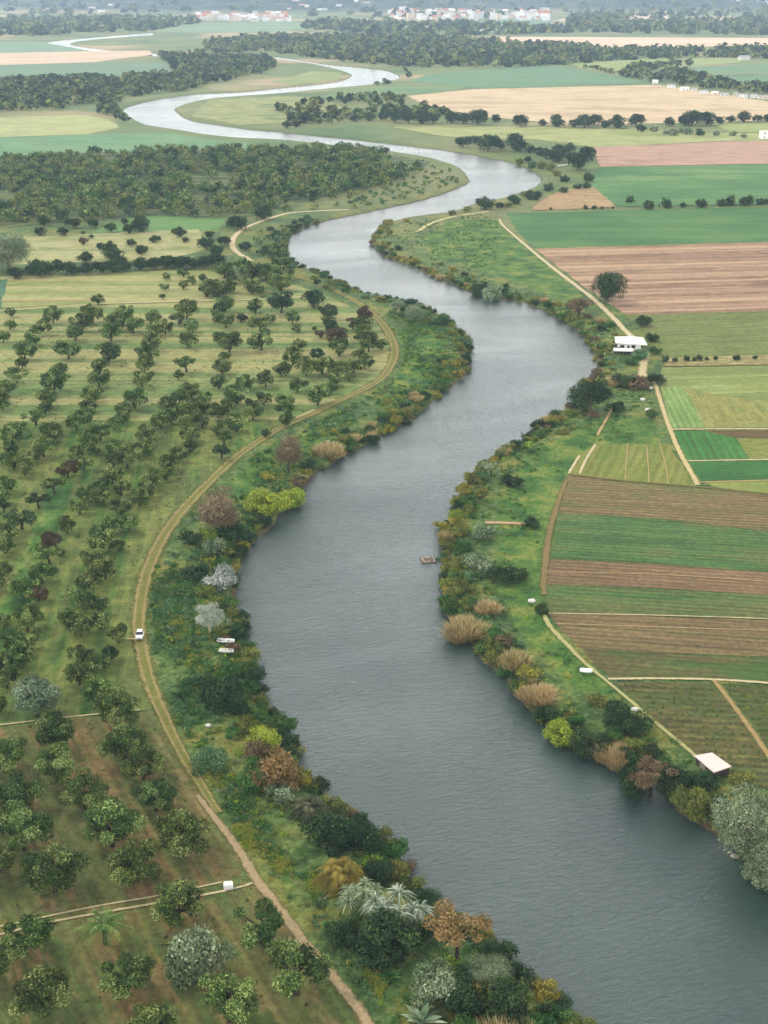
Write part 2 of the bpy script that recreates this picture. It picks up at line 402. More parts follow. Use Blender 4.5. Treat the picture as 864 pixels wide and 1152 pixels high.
mown = fm('orchard_mown_grass', [c(77,97,51), c(98,115,62), c(87,105,56)], 0, 0, patch=.03, fine=.25, fcon=.25, band=(17, c(146,138,90), .7), seed=11)
sheet('orchard_grass', [(-60,351),(115,343),(292,338),(330,320),(360,330),(400,347),(428,362),(440,380),(443,398),(430,422),(405,438),(345,466),(330,474),(-60,476)], mown)
mid = fm('orchard_meadow', [c(52,82,36), c(72,102,42), c(100,112,54), c(62,94,38)], ROWA, 0, patch=.035, fine=.35, fcon=.32, band=(9, c(120,106,64), .32), seed=12)
sheet('orchard_grass', [(-60,474),(335,472),(310,482),(275,505),(250,524),(215,554),(194,578),(174,608),(159,640),(151,672),(149,705),(154,740),(164,775),(172,798),(110,804),(51,812),(-60,822)], mid)
TRA = math.atan2(*(np.array(G(222,885))-np.array(G(160,790)))[::-1])
soil = fm('orchard_soil', [c(120,98,64), c(106,94,56), c(84,90,48), c(124,104,70)], TRA, 2.2, .2, patch=.06, fine=.7, fcon=.34, band=(7, c(80,92,48), .75), rowcol=c(76,62,40), bump=.6, seed=13)
sheet('orchard_soil', [(-60,824),(51,814),(110,806),(172,800),(198,845),(226,893),(250,930),(276,972),(270,986),(174,1009),(104,1021),(-60,1047)], soil)
soil2 = fm('orchard_soil_front', [c(80,91,46), c(106,98,52), c(122,100,66), c(77,91,46)], TRA, 2.4, .2, patch=.06, fine=.7, fcon=.34, band=(7, c(75,91,46), .65), rowcol=c(76,62,40), bump=.6, seed=14)
sheet('orchard_soil', [(-80,1046),(-60,1045),(104,1019),(174,1007),(280,992),(303,1012),(345,1066),(385,1116),(412,1155),(450,1215),(-120,1240)], soil2)
# --- right side, far to near
sheet('field', [(462,41),(940,43),(940,49),(712,54),(600,50),(552,46)], fm('g1', [c(196,172,146), c(186,160,132)], 0, 0, patch=.004, fine=.03, fcon=.1, seed=21))
sheet('field', [(680,14),(750,12),(752,22),(620,24),(640,20)], fm('g1b', [c(196,172,150), c(180,160,134)], 0, 0, patch=.004, fine=.03, fcon=.1, seed=22))
sheet('field', [(780,22),(940,12),(940,22),(864,22),(800,27)], fm('g1c', [c(190,168,146), c(180,156,130)], 0, 0, patch=.004, fine=.03, fcon=.1, seed=23))
sheet('field', [(507,25),(622,20),(617,30),(560,32)], fm('g1d', [c(105,127,99), c(99,121,95)], 0, 0, patch=.004, fine=.03, fcon=.1, seed=24))
sheet('field', [(190,27),(330,24),(360,32),(300,37),(170,36)], fm('g1e', [c(106,126,93), c(113,132,98)], 0, 0, patch=.004, fine=.03, fcon=.1, seed=25))
sheet('field', [(0,5),(120,7),(150,12),(60,17),(-60,22),(-60,10)], fm('g1f', [c(190,178,152), c(150,153,119)], 0, 0, patch=.004, fine=.03, fcon=.1, seed=26))
sheet('field', [(70,7),(160,4),(200,8),(130,12)], fm('g1g', [c(186,170,150), c(196,182,160)], 0, 0, patch=.004, fine=.03, fcon=.1, seed=27))
sheet('field', [(637,71),(732,66),(830,65),(835,70),(747,77),(712,80),(660,78)], fm('g2', [c(131,140,84), c(122,134,80)], 0, 0, patch=.01, fine=.05, fcon=.1, seed=28))
sheet('field', [(752,77),(940,68),(940,81),(864,83),(792,86)], fm('g3', [c(95,122,85), c(89,114,82)], 0, 0, patch=.01, fine=.05, fcon=.1, seed=29))
sheet('field', [(800,88),(864,84.5),(940,83),(940,98),(864,96)], fm('g3b', [c(83,110,78), c(91,118,81)], 0, 0, patch=.01, fine=.05, fcon=.1, seed=30))
sheet('field', [(480,84),(597,75),(632,75),(732,93),(600,98),(540,99),(460,92)], fm('g4', [c(82,112,80), c(90,120,84)], 0, 0, patch=.01, fine=.06, fcon=.1, seed=31))
sheet('field', [(385,103),(440,96),(525,97),(520,101),(467,106),(400,112),(350,113)], fm('g4b', [c(85,113,74), c(106,122,78)], 0, 0, patch=.01, fine=.06, fcon=.12, seed=32))
sheet('field', [(458,108),(532,100.5),(742,95.5),(800,104),(880,117),(940,126),(940,136),(864,136),(650,141),(540,131),(480,119)], fm('g5', [c(170,148,116), c(180,160,128), c(160,138,108)], 0, 0, patch=.008, fine=.06, fcon=.1, seed=33))
sheet('field', [(236,112),(330,108),(370,113),(390,125),(330,138),(270,141),(215,131)], fm('g4c', [c(116,122,73), c(136,137,88), c(97,110,66)], 0, 0, patch=.02, fine=.08, fcon=.2, seed=34))
sheet('field', [(306,92),(350,80),(385,82),(380,90),(330,96)], fm('g4d', [c(110,124,74), c(128,134,84)], 0, 0, patch=.02, fine=.08, fcon=.2, seed=35))
sheet('field', [(440,143.5),(590,142),(720,146),(800,150),(940,150),(940,158),(864,158.5),(815,159),(668,166),(600,157),(500,154)], fm('g6', [c(125,132,79), c(142,143,93), c(117,126,72)], 0, 0, patch=.015, fine=.1, fcon=.15, seed=36))
sheet('field', [(800,139),(940,138),(940,150),(820,149)], fm('g6b', [c(123,132,77), c(133,140,84)], 0, 0, patch=.02, fine=.1, fcon=.12, seed=37))
sheet('field', [(668,166),(815,159.5),(940,157),(940,184),(864,184.5),(674,188)], fm('g7', [c(150,118,98), c(162,132,110), c(142,112,92)], R(-3), 4, .15, patch=.02, fine=.12, fcon=.1, rowcol=c(110,84,66), seed=38))
sheet('field', [(674,188.5),(864,185),(940,184),(940,229),(864,230),(696,233),(665,213),(668,196)], fm('g8', [c(62,98,54), c(74,110,60), c(94,120,68)], 0, 9, .10, patch=.012, fine=.14, fcon=.14, seed=39))
sheet('field', [(633,214),(668,211),(694,233),(640,236),(598,237),(606,228)], fm('g9', [c(134,112,76), c(146,122,88)], 0, 0, patch=.04, fine=.2, fcon=.2, seed=40))
sheet('field', [(569,240),(690,237),(864,233),(940,231),(940,270),(864,271.5),(602,279),(583,262)], fm('g10', [c(56,92,48), c(64,100,52), c(76,108,56)], 0, 9, .10, patch=.015, fine=.2, fcon=.12, seed=41))
RRO = math.atan2(*(np.array(G(864,272))-np.array(G(602,279)))[::-1])
sheet('ploughed_field', [(602,280),(864,272.5),(940,270),(940,348),(864,350),(704,354),(660,325)], fm('g11', [c(122,96,74), c(136,110,86), c(112,88,66)], RRO, 9, .22, patch=.03, fine=.25, fcon=.2, band=(13, c(184,154,122), .5), rowcol=c(84,60,42), bump=.6, seed=42))
RR2 = math.atan2(*(np.array(G(864,399))-np.array(G(745,403)))[::-1])
sheet('field', [(704,354.5),(864,350.5),(940,349),(940,397),(864,399),(748,402),(730,385),(722,368)], fm('g12', [c(88,98,47), c(103,110,58), c(94,104,52)], RR2, 5, .2, patch=.03, fine=.3, fcon=.25, seed=43))
sheet('field_margin', [(744,403),(864,399.5),(940,398),(940,410),(864,411),(748,412)], fm('g13', [c(132,124,74), c(110,104,62), c(150,136,92)], RR2, 0, patch=.08, fine=.4, fcon=.35, seed=44))
sheet('field', [(745,413.5),(864,411.5),(940,410),(940,482),(864,481.5),(755,483),(742,432)], fm('g14', [c(106,117,63), c(125,134,79), c(115,123,64)], RR2, 0, patch=.03, fine=.35, fcon=.2, band=(10, c(92,104,54), .8), seed=45))
RG = math.atan2(*(np.array(G(648+142,479))-np.array(G(765,434)))[::-1])
sheet('field', [(746,436),(767,435),(780,455),(791,480),(756,481.5),(750,460)], fm('g15', [c(101,125,66), c(123,141,83)], RG, 2.4, .35, patch=.04, fine=.4, fcon=.2, rowcol=c(50,78,33), seed=46))
sheet('field', [(769,436),(810,445),(864,452),(940,455),(940,481),(864,480.5),(793,480.5),(782,455)], fm('g16', [c(112,112,56), c(122,120,64), c(102,108,54)], RG, 0, patch=.05, fine=.4, fcon=.25, seed=47))
sheet('field', [(756,485),(793,485.5),(828,493),(843,516),(770,518)], fm('g17', [c(47,96,39), c(61,108,48)], RG, 2.6, .3, patch=.04, fine=.4, fcon=.2, seed=48))
sheet('field', [(794,485),(864,484.5),(940,484),(940,494),(864,493.5),(828,492.5)], fm('g18', [c(96,74,44), c(84,68,40)], RR2, 2.5, .3, patch=.05, fine=.4, fcon=.25, seed=49))
sheet('field', [(829,493),(864,494),(940,494.5),(940,517),(864,516.5),(844,515.5)], fm('g19', [c(102,110,47), c(115,116,55)], RR2, 2.5, .2, patch=.05, fine=.4, fcon=.25, seed=50))
sheet('field', [(771,519.5),(864,518),(940,517),(940,539),(864,540),(790,542)], fm('g20', [c(40,88,38), c(52,100,47)], RR2, 2.6, .3, patch=.04, fine=.4, fcon=.2, seed=51))
sheet('field', [(791,543),(864,541),(940,540),(940,560),(864,555),(808,549)], fm('g21', [c(119,124,63), c(107,116,56)], RR2, 0, patch=.04, fine=.4, fcon=.2, seed=52))
RY = math.atan2(*(np.array(G(655,533))-np.array(G(674,500)))[::-1])
sheet('field', [(668,500.5),(751,499),(783,547),(712,543),(641,534),(650,514)], fm('g22', [c(104,108,48), c(116,116,56), c(94,106,46)], RY, 3.0, .18, patch=.05, fine=.45, fcon=.22, band=(9, c(92,106,41), .5), seed=53))
# big banded field
RB_ = math.atan2(*(np.array(G(864,643))-np.array(G(617,628)))[::-1])
BRN = [c(108,88,60), c(118,96,66), c(98,94,54)]; GRN = [c(58,89,45), c(70,100,51), c(85,97,54)]
def band(pts, cols, seed, **k): sheet('field', pts, fm('band_%d' % seed, cols, RB_, 2.2, .4, patch=.045, fine=.55, fcon=.32, bump=.8, seed=seed, **k))
band([(639,535),(712,544),(783,549),(864,558),(960,567),(960,607),(864,598),(740,584),(628,577)], BRN, 60, band=(5, c(88,91,47), .35))
band([(627,578),(740,584.5),(864,599),(960,608),(960,653),(864,643),(740,634),(616,628)], GRN, 61)
band([(616,629),(740,635),(864,644),(960,653),(960,678),(864,669),(740,662),(613,657)], [c(110,86,62), c(120,96,70)], 62)
band([(613,658),(740,663),(864,670),(960,679),(960,706),(864,697),(740,693),(616,690)], GRN, 63, band=(7, c(96,92,50), .6))
band([(616,691),(740,694),(864,698),(960,706),(960,748),(864,739),(740,735),(654,730),(634,712)], [c(106,86,60), c(116,96,66)], 64, band=(6, c(98,94,54), .4))
band([(655,731),(740,736),(864,740),(960,748),(960,775),(864,768),(800,765),(688,763),(672,750)], [c(84,76,44), c(85,83,47), c(64,88,39)], 65)
RV = math.atan2(*(np.array(G(850,833))-np.array(G(745,828)))[::-1])
VR = [c(82,79,47), c(96,92,50), c(75,86,45)]
sheet('vegetable_field', [(692,768),(798,768.5),(822,795),(850,832),(868,862),(880,890),(830,880),(786,850),(745,815)], fm('veg1', VR, RV, 2.4, .55, patch=.05, fine=.6, fcon=.35, rowcol=c(66,58,38), bump=.9, seed=70))
sheet('vegetable_field', [(812,769.5),(864,771.5),(960,778),(960,960),(905,905),(872,850),(838,803)], fm('veg2', [c(63,78,36), c(73,86,42), c(76,74,42)], RV, 2.4, .5, patch=.05, fine=.6, fcon=.35, rowcol=c(66,58,38), bump=.9, seed=71))
# ================================================================== PATHS
def path_mat(name, tan, grass, kind='plain', seed=0):
    m, t, b = new_mat(name, .95, .05); n = NT(t)
    p = n.pos(0, loc=(seed*7., 0, 0)); u = n.n('ShaderNodeAttribute', attribute_name='u').outputs['Fac']
    w1 = n.math('ADD', n.math('ABSOLUTE', u), n.math('MULTIPLY', n.math('SUBTRACT', n.noise(p, .5, 5, .7), .5), .9))
    if kind == 'twin':       # two wheel tracks with grass between
        d = n.math('ABSOLUTE', n.math('SUBTRACT', n.math('ABSOLUTE', u), .42))
        k = n.math('ADD', d, n.math('MULTIPLY', n.math('SUBTRACT', n.noise(p, .8, 5, .7), .5), .35))
        f = n.ramp(k, [(.04, 1.), (.20, 0.)])
        base = n.ramp(n.noise(p, .25, 5, .6), [(.3, grass), (.55, tuple(x*1.15 for x in grass[:3])+(1,)), (.7, tuple(.6*a+.4*b_ for a, b_ in zip(grass, tan)))])
        c = n.mix(f, base, tan)
    else:
        f = n.ramp(w1, [(.45, 1.), (.95, 0.)]); c = n.mix(f, grass, tan)
    c = n.mix(1.0, c, n.ramp(n.noise(p, 1.3, 6, .75), [(.3, .68), (.7, 1.22)]), 'MULTIPLY')
    n.l(c, b.inputs['Base Color']); n.bump(n.noise(p, 1.5, 5, .7), b, .5, .2)
    tr = n.n('ShaderNodeBsdfTransparent'); ms = n.n('ShaderNodeMixShader')     # the verge breaks up into the grass
    w2 = n.math('ADD', n.math('ABSOLUTE', u), n.math('MULTIPLY', n.math('SUBTRACT', n.noise(p, .4, 6, .8), .5), 2.0))
    n.l(n.ramp(w2, [(.50, 1.), (.95, 0.)]), ms.inputs[0]); n.l(tr.outputs[0], ms.inputs[1]); n.l(b.outputs[0], ms.inputs[2])
    n.l(ms.outputs[0], t.nodes['Material Output'].inputs[0])
    return m
pz = [0.18]
def ribbon(name, pts, width, mat, z=None, rough=.12):
    C = smooth(pts, 2.0 if pts[0][1] > 300 else 5.0)
    d = np.gradient(C, axis=0); d /= np.linalg.norm(d, axis=1)[:, None]+1e-9; nr = np.c_[-d[:, 1], d[:, 0]]
    n_ = len(C); wd = np.full(n_, width/2.) if not hasattr(width, '__len__') else np.interp(np.linspace(0, 1, n_), np.linspace(0, 1, len(width)), width)/2
    us = np.array([-1, -.5, 0, .5, 1.]); V = []; U = []
    jl = rng.normal(0, rough, n_); jr = rng.normal(0, rough, n_)
    for k, u in enumerate(us):
        off = u*wd + (jl*width_scale(wd) if u == -1 else (jr*width_scale(wd) if u == 1 else 0))
        V.append(C + nr*off[:, None]); U.append(np.full(n_, u))
    V = np.stack(V, 1).reshape(-1, 2); U = np.stack(U, 1).ravel()
    pz[0] += .002
    zz = zprof(sdist(V)) + pz[0] + (.45 if C[:, 1].mean() > 1000 else 0)
    i = np.arange(n_*5).reshape(n_, 5)
    F = np.stack([i[:-1, :-1], i[:-1, 1:], i[1:, 1:], i[1:, :-1]], -1).reshape(-1, 4)
    me = np_mesh(name, np.c_[V, zz], F, mat, {'u': ('POINT', U)})
    if me.polygons[0].normal.z < 0: me.flip_normals()
    return tag(link(name, me), kind='structure')
def width_scale(w_): return np.minimum(w_, 3)
twin = path_mat('track_twin', c(134,120,80), c(98,98,50), 'twin')
pinkm = path_mat('track_dirt', c(146,128,96), c(96,98,52), 'plain', 3)
palep = path_mat('path_pale', c(172,158,122), c(120,122,72), 'plain', 4)
dirtp = path_mat('path_dirt', c(156,134,94), c(104,106,58), 'plain', 5)
furrow = path_mat('path_margin', c(112,96,62), c(98,100,54), 'plain', 6)
ribbon('dirt_track', [(300,300),(330,310),(365,322),(395,336),(420,354),(437,374),(444,397),(433,422),(411,437),(386,449),(348,467),(315,482),(280,504),(256,523),(224,554),(203,577),(182,607),(167,640),(159,672),(156,705),(161,740),(171,775),(186,810),(206,850),(232,893),(246,915)], [4.5,4.5,5.6,6,6,5.2,5.0,5.2,5.6,5.6,5,2.4], twin)
ribbon('dirt_track', [(222,895),(245,925),(268,955),(287,987),(305,1010),(342,1060),(383,1110),(414,1152),(455,1215)], [1.3,2.5,2.7,2.7,2.7,2.7], pinkm)
ribbon('footpath', [(-40,819),(0,816),(51,810),(108,804),(158,799)], .8, palep)
ribbon('footpath', [(-40,1051),(0,1043),(104,1021),(174,1009),(250,993)], .65, palep)
ribbon('footpath', [(-40,1060),(0,1052),(56,1038),(174,1017),(257,1002),(284,994)], .8, palep)
ribbon('footpath', [(-40,352),(0,349.5),(115,342),(200,339.5),(292,337),(350,333)], 3.4, path_mat('lane', c(170,156,116), c(122,128,74)))
ribbon('footpath', [(-40,341),(0,339),(100,338),(104,337)], 2.2, dirtp)
ribbon('footpath', [(392,236),(350,238),(325,240),(300,247),(277,256),(265,265),(261,275),(268,285),(290,298)], 5.5, path_mat('lane2', c(176,160,126), c(112,122,70)))
ribbon('footpath', [(325,474),(343,466),(354,461)], 1.4, palep)
ribbon('footpath', [(469,261),(484,252),(510,244),(550,238)], 5, path_mat('lane3', c(170,162,116), c(112,128,66)))
ribbon('lane', [(562,247),(566,254),(590,275),(620,300),(650,323),(668,337),(690,358),(704,373),(712,380)], [3.0,3.0,3.4,3.8,4.2,4.4], path_mat('lane4', c(174,160,126), c(120,130,74)))
ribbon('lane', [(727,398),(724,410),(722,424)], 5.0, path_mat('lane4b', c(168,154,116), c(120,130,74)))
ribbon('lane', [(735,425),(741,445),(748,467),(754,484),(764,508),(774,526),(785,546)], 2.6, path_mat('lane5', c(170,154,112), c(112,112,60)))
ribbon('footpath', [(754,483.5),(800,483),(864,483),(940,483)], 1.8, palep)
ribbon('footpath', [(770,519),(864,517.3),(940,516.5)], 1.6, palep)
ribbon('footpath', [(786,543),(864,540.7),(940,539.5)], 1.2, dirtp)
ribbon('footpath', [(670,500),(660,516),(652,533)], 1.5, palep)
ribbon('footpath', [(652,513),(645,524),(640,533)], 1.4, palep)
ribbon('footpath', [(742,500),(748,520),(752,545)], .55, dirtp)
ribbon('footpath', [(727,500),(729,522),(730,543)], .6, dirtp)
ribbon('footpath', [(706,500),(703,540)], .6, dirtp)
ribbon('footpath', [(640,534),(700,541),(783,548),(864,557),(950,566)], 1.2, furrow)
ribbon('footpath', [(637,540),(629,562),(618,600),(612,648),(612,670)], [1.9,2.1,2.6,2.8,2.1], furrow)
ribbon('footpath', [(611,685),(617,703),(640,728),(662,750),(684,768),(710,790),(745,820),(785,853)], [1.8,2.1,1.7,1.4,1.4,1.4,1.8], path_mat('ditch_path', c(150,144,98), c(86,110,54)))
ribbon('footpath', [(684,764.5),(740,764),(800,765),(864,769),(950,776)], 1.3, palep)
ribbon('footpath', [(803,766),(824,793),(852,832),(880,875),(900,905)], 1.8, path_mat('veg_path', c(140,118,78), c(96,96,54)))
ribbon('footpath', [(616,690.5),(740,693),(864,697),(950,704)], .7, palep)
ribbon('footpath', [(626,702.5),(740,706),(864,710)], .6, dirtp)
ribbon('footpath', [(614,644),(740,647),(864,655)], .6, dirtp)
ribbon('footpath', [(546,588.5),(575,589),(592,590)], [2.6,2.8,2.0], path_mat('landing_path', c(166,134,104), c(104,116,60)))
ribbon('footpath', [(690,458),(712,452),(672,490),(664,500)][::2], 1.6, dirtp)
ribbon('footpath', [(445,143),(500,142.5),(590,141.5),(720,145.5),(800,151)], 5, palep)
ribbon('footpath', [(752,86.5),(800,83.5),(864,82),(940,81)], 9, palep)
ribbon('footpath', [(745,412.6),(864,410.8),(940,409)], 1.3, path_mat('brown_path', c(112,84,58), c(112,100,60)))
ribbon('footpath', [(166,36),(200,32.5),(250,31.5),(330,31)], 22, palep)
# ================================================================== VEGETATION PROTOTYPES (radius 1, base at z=0)
def unit(v): return v/(np.linalg.norm(v, axis=-1, keepdims=True)+1e-9)
def rdir(n_, r=rng): return unit(r.normal(size=(n_, 3)))
def sprigs(P, d, size, rg, aspect=.3):
    """narrow leaves pointing outwards, giving a crown its ragged rim"""
    k = len(P); a = unit(d + rg.normal(0, .45, (k, 3)) + np.array([0, 0, .25])); b_ = unit(np.cross(a, rdir(k, rg)))
    s = size*rg.uniform(.7, 1.6, (k, 1)); n_ = np.cross(a, b_)
    V = np.stack([P-a*s*.3, P-b_*s*aspect+a*s*.4+n_*s*.1, P+a*s*1.5, P+b_*s*aspect+a*s*.4+n_*s*.1], 1).reshape(-1, 3)
    return V, np.arange(4*k).reshape(-1, 4)
def leaves(P, Nn, size, rg, aspect=.55, tone=None):
    """a diamond leaf at each point, lying across the given normal"""
    k = len(P); ref = rdir(k, rg); a = unit(np.cross(Nn, ref)); b_ = np.cross(Nn, a)
    s = size*rg.uniform(.6, 1.35, (k, 1))
    a = a*s; b_ = b_*s*aspect
    cup = Nn*s*.18
    V = np.stack([P-a, P-b_+cup, P+a, P+b_+cup], 1).reshape(-1, 3)
    return V, np.arange(4*k).reshape(-1, 4), tone
def crown(rg, H=1.5, z0=.45, ncl=16, nl=1400, leaf=.085, clr=(.26, .42), flat=1.0, up=.3, drop=0.0, spread=.72, aspect=.55, elong=0, lump=.35, sprig=.35):
    hz = (H - z0)/2*flat; cz = z0 + hz
    cd_ = rdir(ncl, rg); rad = rg.uniform(.35, 1, (ncl, 1))**.5
    cen = cd_*rad*np.array([spread, spread, hz*.72]) + np.array([0, 0, cz])
    cen[:, :2] *= 1 + rg.normal(0, .12, (ncl, 1)); cr_ = rg.uniform(*clr, ncl)
    ctone = rg.uniform(.15, .85, ncl)
    wts = cr_**2; k = rg.choice(ncl, nl, p=wts/wts.sum())
    d = rdir(nl, rg); d[:, 2] = np.abs(d[:, 2])*np.where(rg.random(nl) < .72, 1, -1)
    rr = cr_[k][:, None]*rg.uniform(.35, 1.0, (nl, 1))**.45*(1+rg.normal(0, .10, (nl, 1)))
    P = cen[k] + d*rr*np.array([1, 1, .82])
    P[:, 2] = np.maximum(P[:, 2] - drop*rg.random(nl)*.5, .03)
    Nn = unit(d + .35*unit(P-np.array([0, 0, cz])) + np.array([0, 0, up]) + rg.normal(0, .45, (nl, 3)))
    ns = int(nl*sprig); V, F, _ = leaves(P[ns:], Nn[ns:], leaf, rg, aspect)
    if ns:
        V1, F1 = sprigs(P[:ns], d[:ns], leaf*.95, rg); V = np.vstack([V1, V]); F = np.vstack([F1, F+len(V1)])
    tone = np.clip(ctone[k]*.75 + rg.uniform(-.25, .5, nl) , 0, 1)**1.35
    return V, F, tone, cen
def strips(base, dirs, length, width, droop, rg, seg=4, taper=True):
    """curved blades: base (n,3), dirs (n,3), droop pulls tips down"""
    k = len(base); length = length*rg.uniform(.7, 1.15, (k, 1)); V = []; 
    side = unit(np.cross(dirs, np.array([0, 0, 1.]) + rg.normal(0, .15, (k, 3))))
    for i in range(seg+1):
        t = i/seg
        c_ = base + dirs*length*t + np.array([0, 0, -1.])*droop*length*t*t
        wd = width*(math.sin(math.pi*(.18+.8*t)) if taper else 1-.5*t)
        V += [c_-side*wd, c_+side*wd]
    V = np.stack(V, 1)           # n, 2(seg+1), 3
    F = []
    o = np.arange(k)[:, None]*(2*(seg+1))
    for i in range(seg): F.append(np.stack([o[:, 0]+2*i, o[:, 0]+2*i+1, o[:, 0]+2*i+3, o[:, 0]+2*i+2], 1))
    F = np.stack(F, 1).reshape(-1, 4)
    tone = np.repeat(rg.uniform(0, 1, k), seg)
    return V.reshape(-1, 3), F, tone
def merge(parts):
    V, F, T, o = [], [], [], 0
    for v, f, t_ in parts: V.append(v); F.append(f+o); T.append(t_); o += len(v)
    return np.vstack(V), np.vstack(F), np.concatenate(T)
def vmesh(name, VFT, mat): return np_mesh(name, VFT[0], VFT[1], mat, {'tone': ('FACE', VFT[2])})
bark = plain('bark', c(88,72,54), .9, .3, 3); barkp = plain('bark_pale', c(176,158,120), .9, .2, 3); barkd = plain('bark_dark', c(56,46,36), .9, .3, 3)
def trunk(rg, cen, h=.6, r=.07, lean=0.0, mat=None, nb=6):
    mb = MB(); top = Vector((rg.normal(0, .05)+lean, rg.normal(0, .05), h))
    midp = Vector((top.x*.35+rg.normal(0, .02), top.y*.35, h*.5))
    mb.tube((0, 0, -.08), midp, r*1.35, r, 7); mb.tube(midp, top, r, r*.85, 7)
    for q in cen[:nb]:
        q = Vector(q); e = top.lerp(q, .85); m1 = top.lerp(e, .5) + Vector((rg.normal(0, .04), rg.normal(0, .04), .05))
        mb.tube(top, m1, r*.6, r*.38, 5); mb.tube(m1, e, r*.38, r*.12, 4)
    return mb.mesh('trunk', mat or bark, True)
LM = dict(
 orchard=leaf_mat('leaf_orchard', [c(28,46,20), c(58,80,34), c(96,116,52), c(158,168,104)], .018, .26),
 orchard_red=leaf_mat('leaf_orchard_red', [c(52,44,32), c(80,66,46), c(104,88,60)], .01, .2),
 orchard_pale=leaf_mat('leaf_orchard_pale', [c(60,80,56), c(104,122,92), c(150,164,134)], .01, .15),
 dark=leaf_mat('leaf_dark', [c(24,42,22), c(44,66,34), c(74,94,50)], .015, .2),
 green=leaf_mat('leaf_green', [c(36,66,32), c(62,96,42), c(98,126,58)], .02, .2),
 olive=leaf_mat('leaf_olive', [c(62,76,34), c(104,110,48), c(148,144,70)], .02, .2),
 gold=leaf_mat('leaf_gold', [c(92,92,36), c(136,130,50), c(166,154,70)], .015, .15),
 lime=leaf_mat('leaf_lime', [c(70,100,30), c(120,140,40), c(166,172,64)], .015, .12),
 blue=leaf_mat('leaf_blue', [c(46,74,44), c(78,108,66), c(120,142,98)], .015, .2),
 grey=leaf_mat('leaf_grey', [c(66,84,54), c(112,128,92), c(164,176,140)], .01, .15),
 silver=leaf_mat('leaf_silver', [c(120,132,112), c(164,174,156), c(206,212,198)], .01, .08),
 white=leaf_mat('leaf_white', [c(86,100,82), c(140,148,136), c(204,204,196)], .01, .08),
 tan=leaf_mat('leaf_tan', [c(126,112,74), c(162,144,98), c(190,172,124)], .01, .12),
 brown=leaf_mat('leaf_brown', [c(70,58,42), c(104,86,62), c(134,114,84)], .01, .12),
 taupe=leaf_mat('leaf_taupe', [c(92,80,60), c(130,114,86), c(160,144,114)], .01, .1),
 pale=leaf_mat('leaf_pale', [c(66,84,58), c(118,132,108), c(184,188,170)], .01, .06),
 orange=leaf_mat('leaf_orange', [c(86,72,42), c(128,104,62), c(160,130,84)], .01, .12),
 ochre=leaf_mat('leaf_ochre', [c(70,64,28), c(118,102,42), c(164,142,66)], .01, .08),
 palm=leaf_mat('leaf_palm', [c(28,38,24), c(66,74,46), c(132,130,98)], .01, .1),
 agave=leaf_mat('leaf_agave', [c(96,122,88), c(136,158,122), c(170,184,148)], .01, .08),
 wood=leaf_mat('leaf_wood', [c(48,68,36), c(80,100,50), c(122,130,68), c(134,122,74)], .0, .0, 0),
)
def mk(kind, i, lod):
    rg = np.random.default_rng(hash_(kind)+i*17+{'hi': 0, 'mid': 5, 'lo': 9}[lod])
    q = {'hi': 1.0, 'mid': .35, 'lo': .09}[lod]; ls = {'hi': 1, 'mid': 1.6, 'lo': 2.9}[lod]
    nl = lambda n_: int(n_*q)
    return rg, nl, ls
def hash_(s): return sum(ord(a)*(i+3) for i, a in enumerate(s))
PC = {}
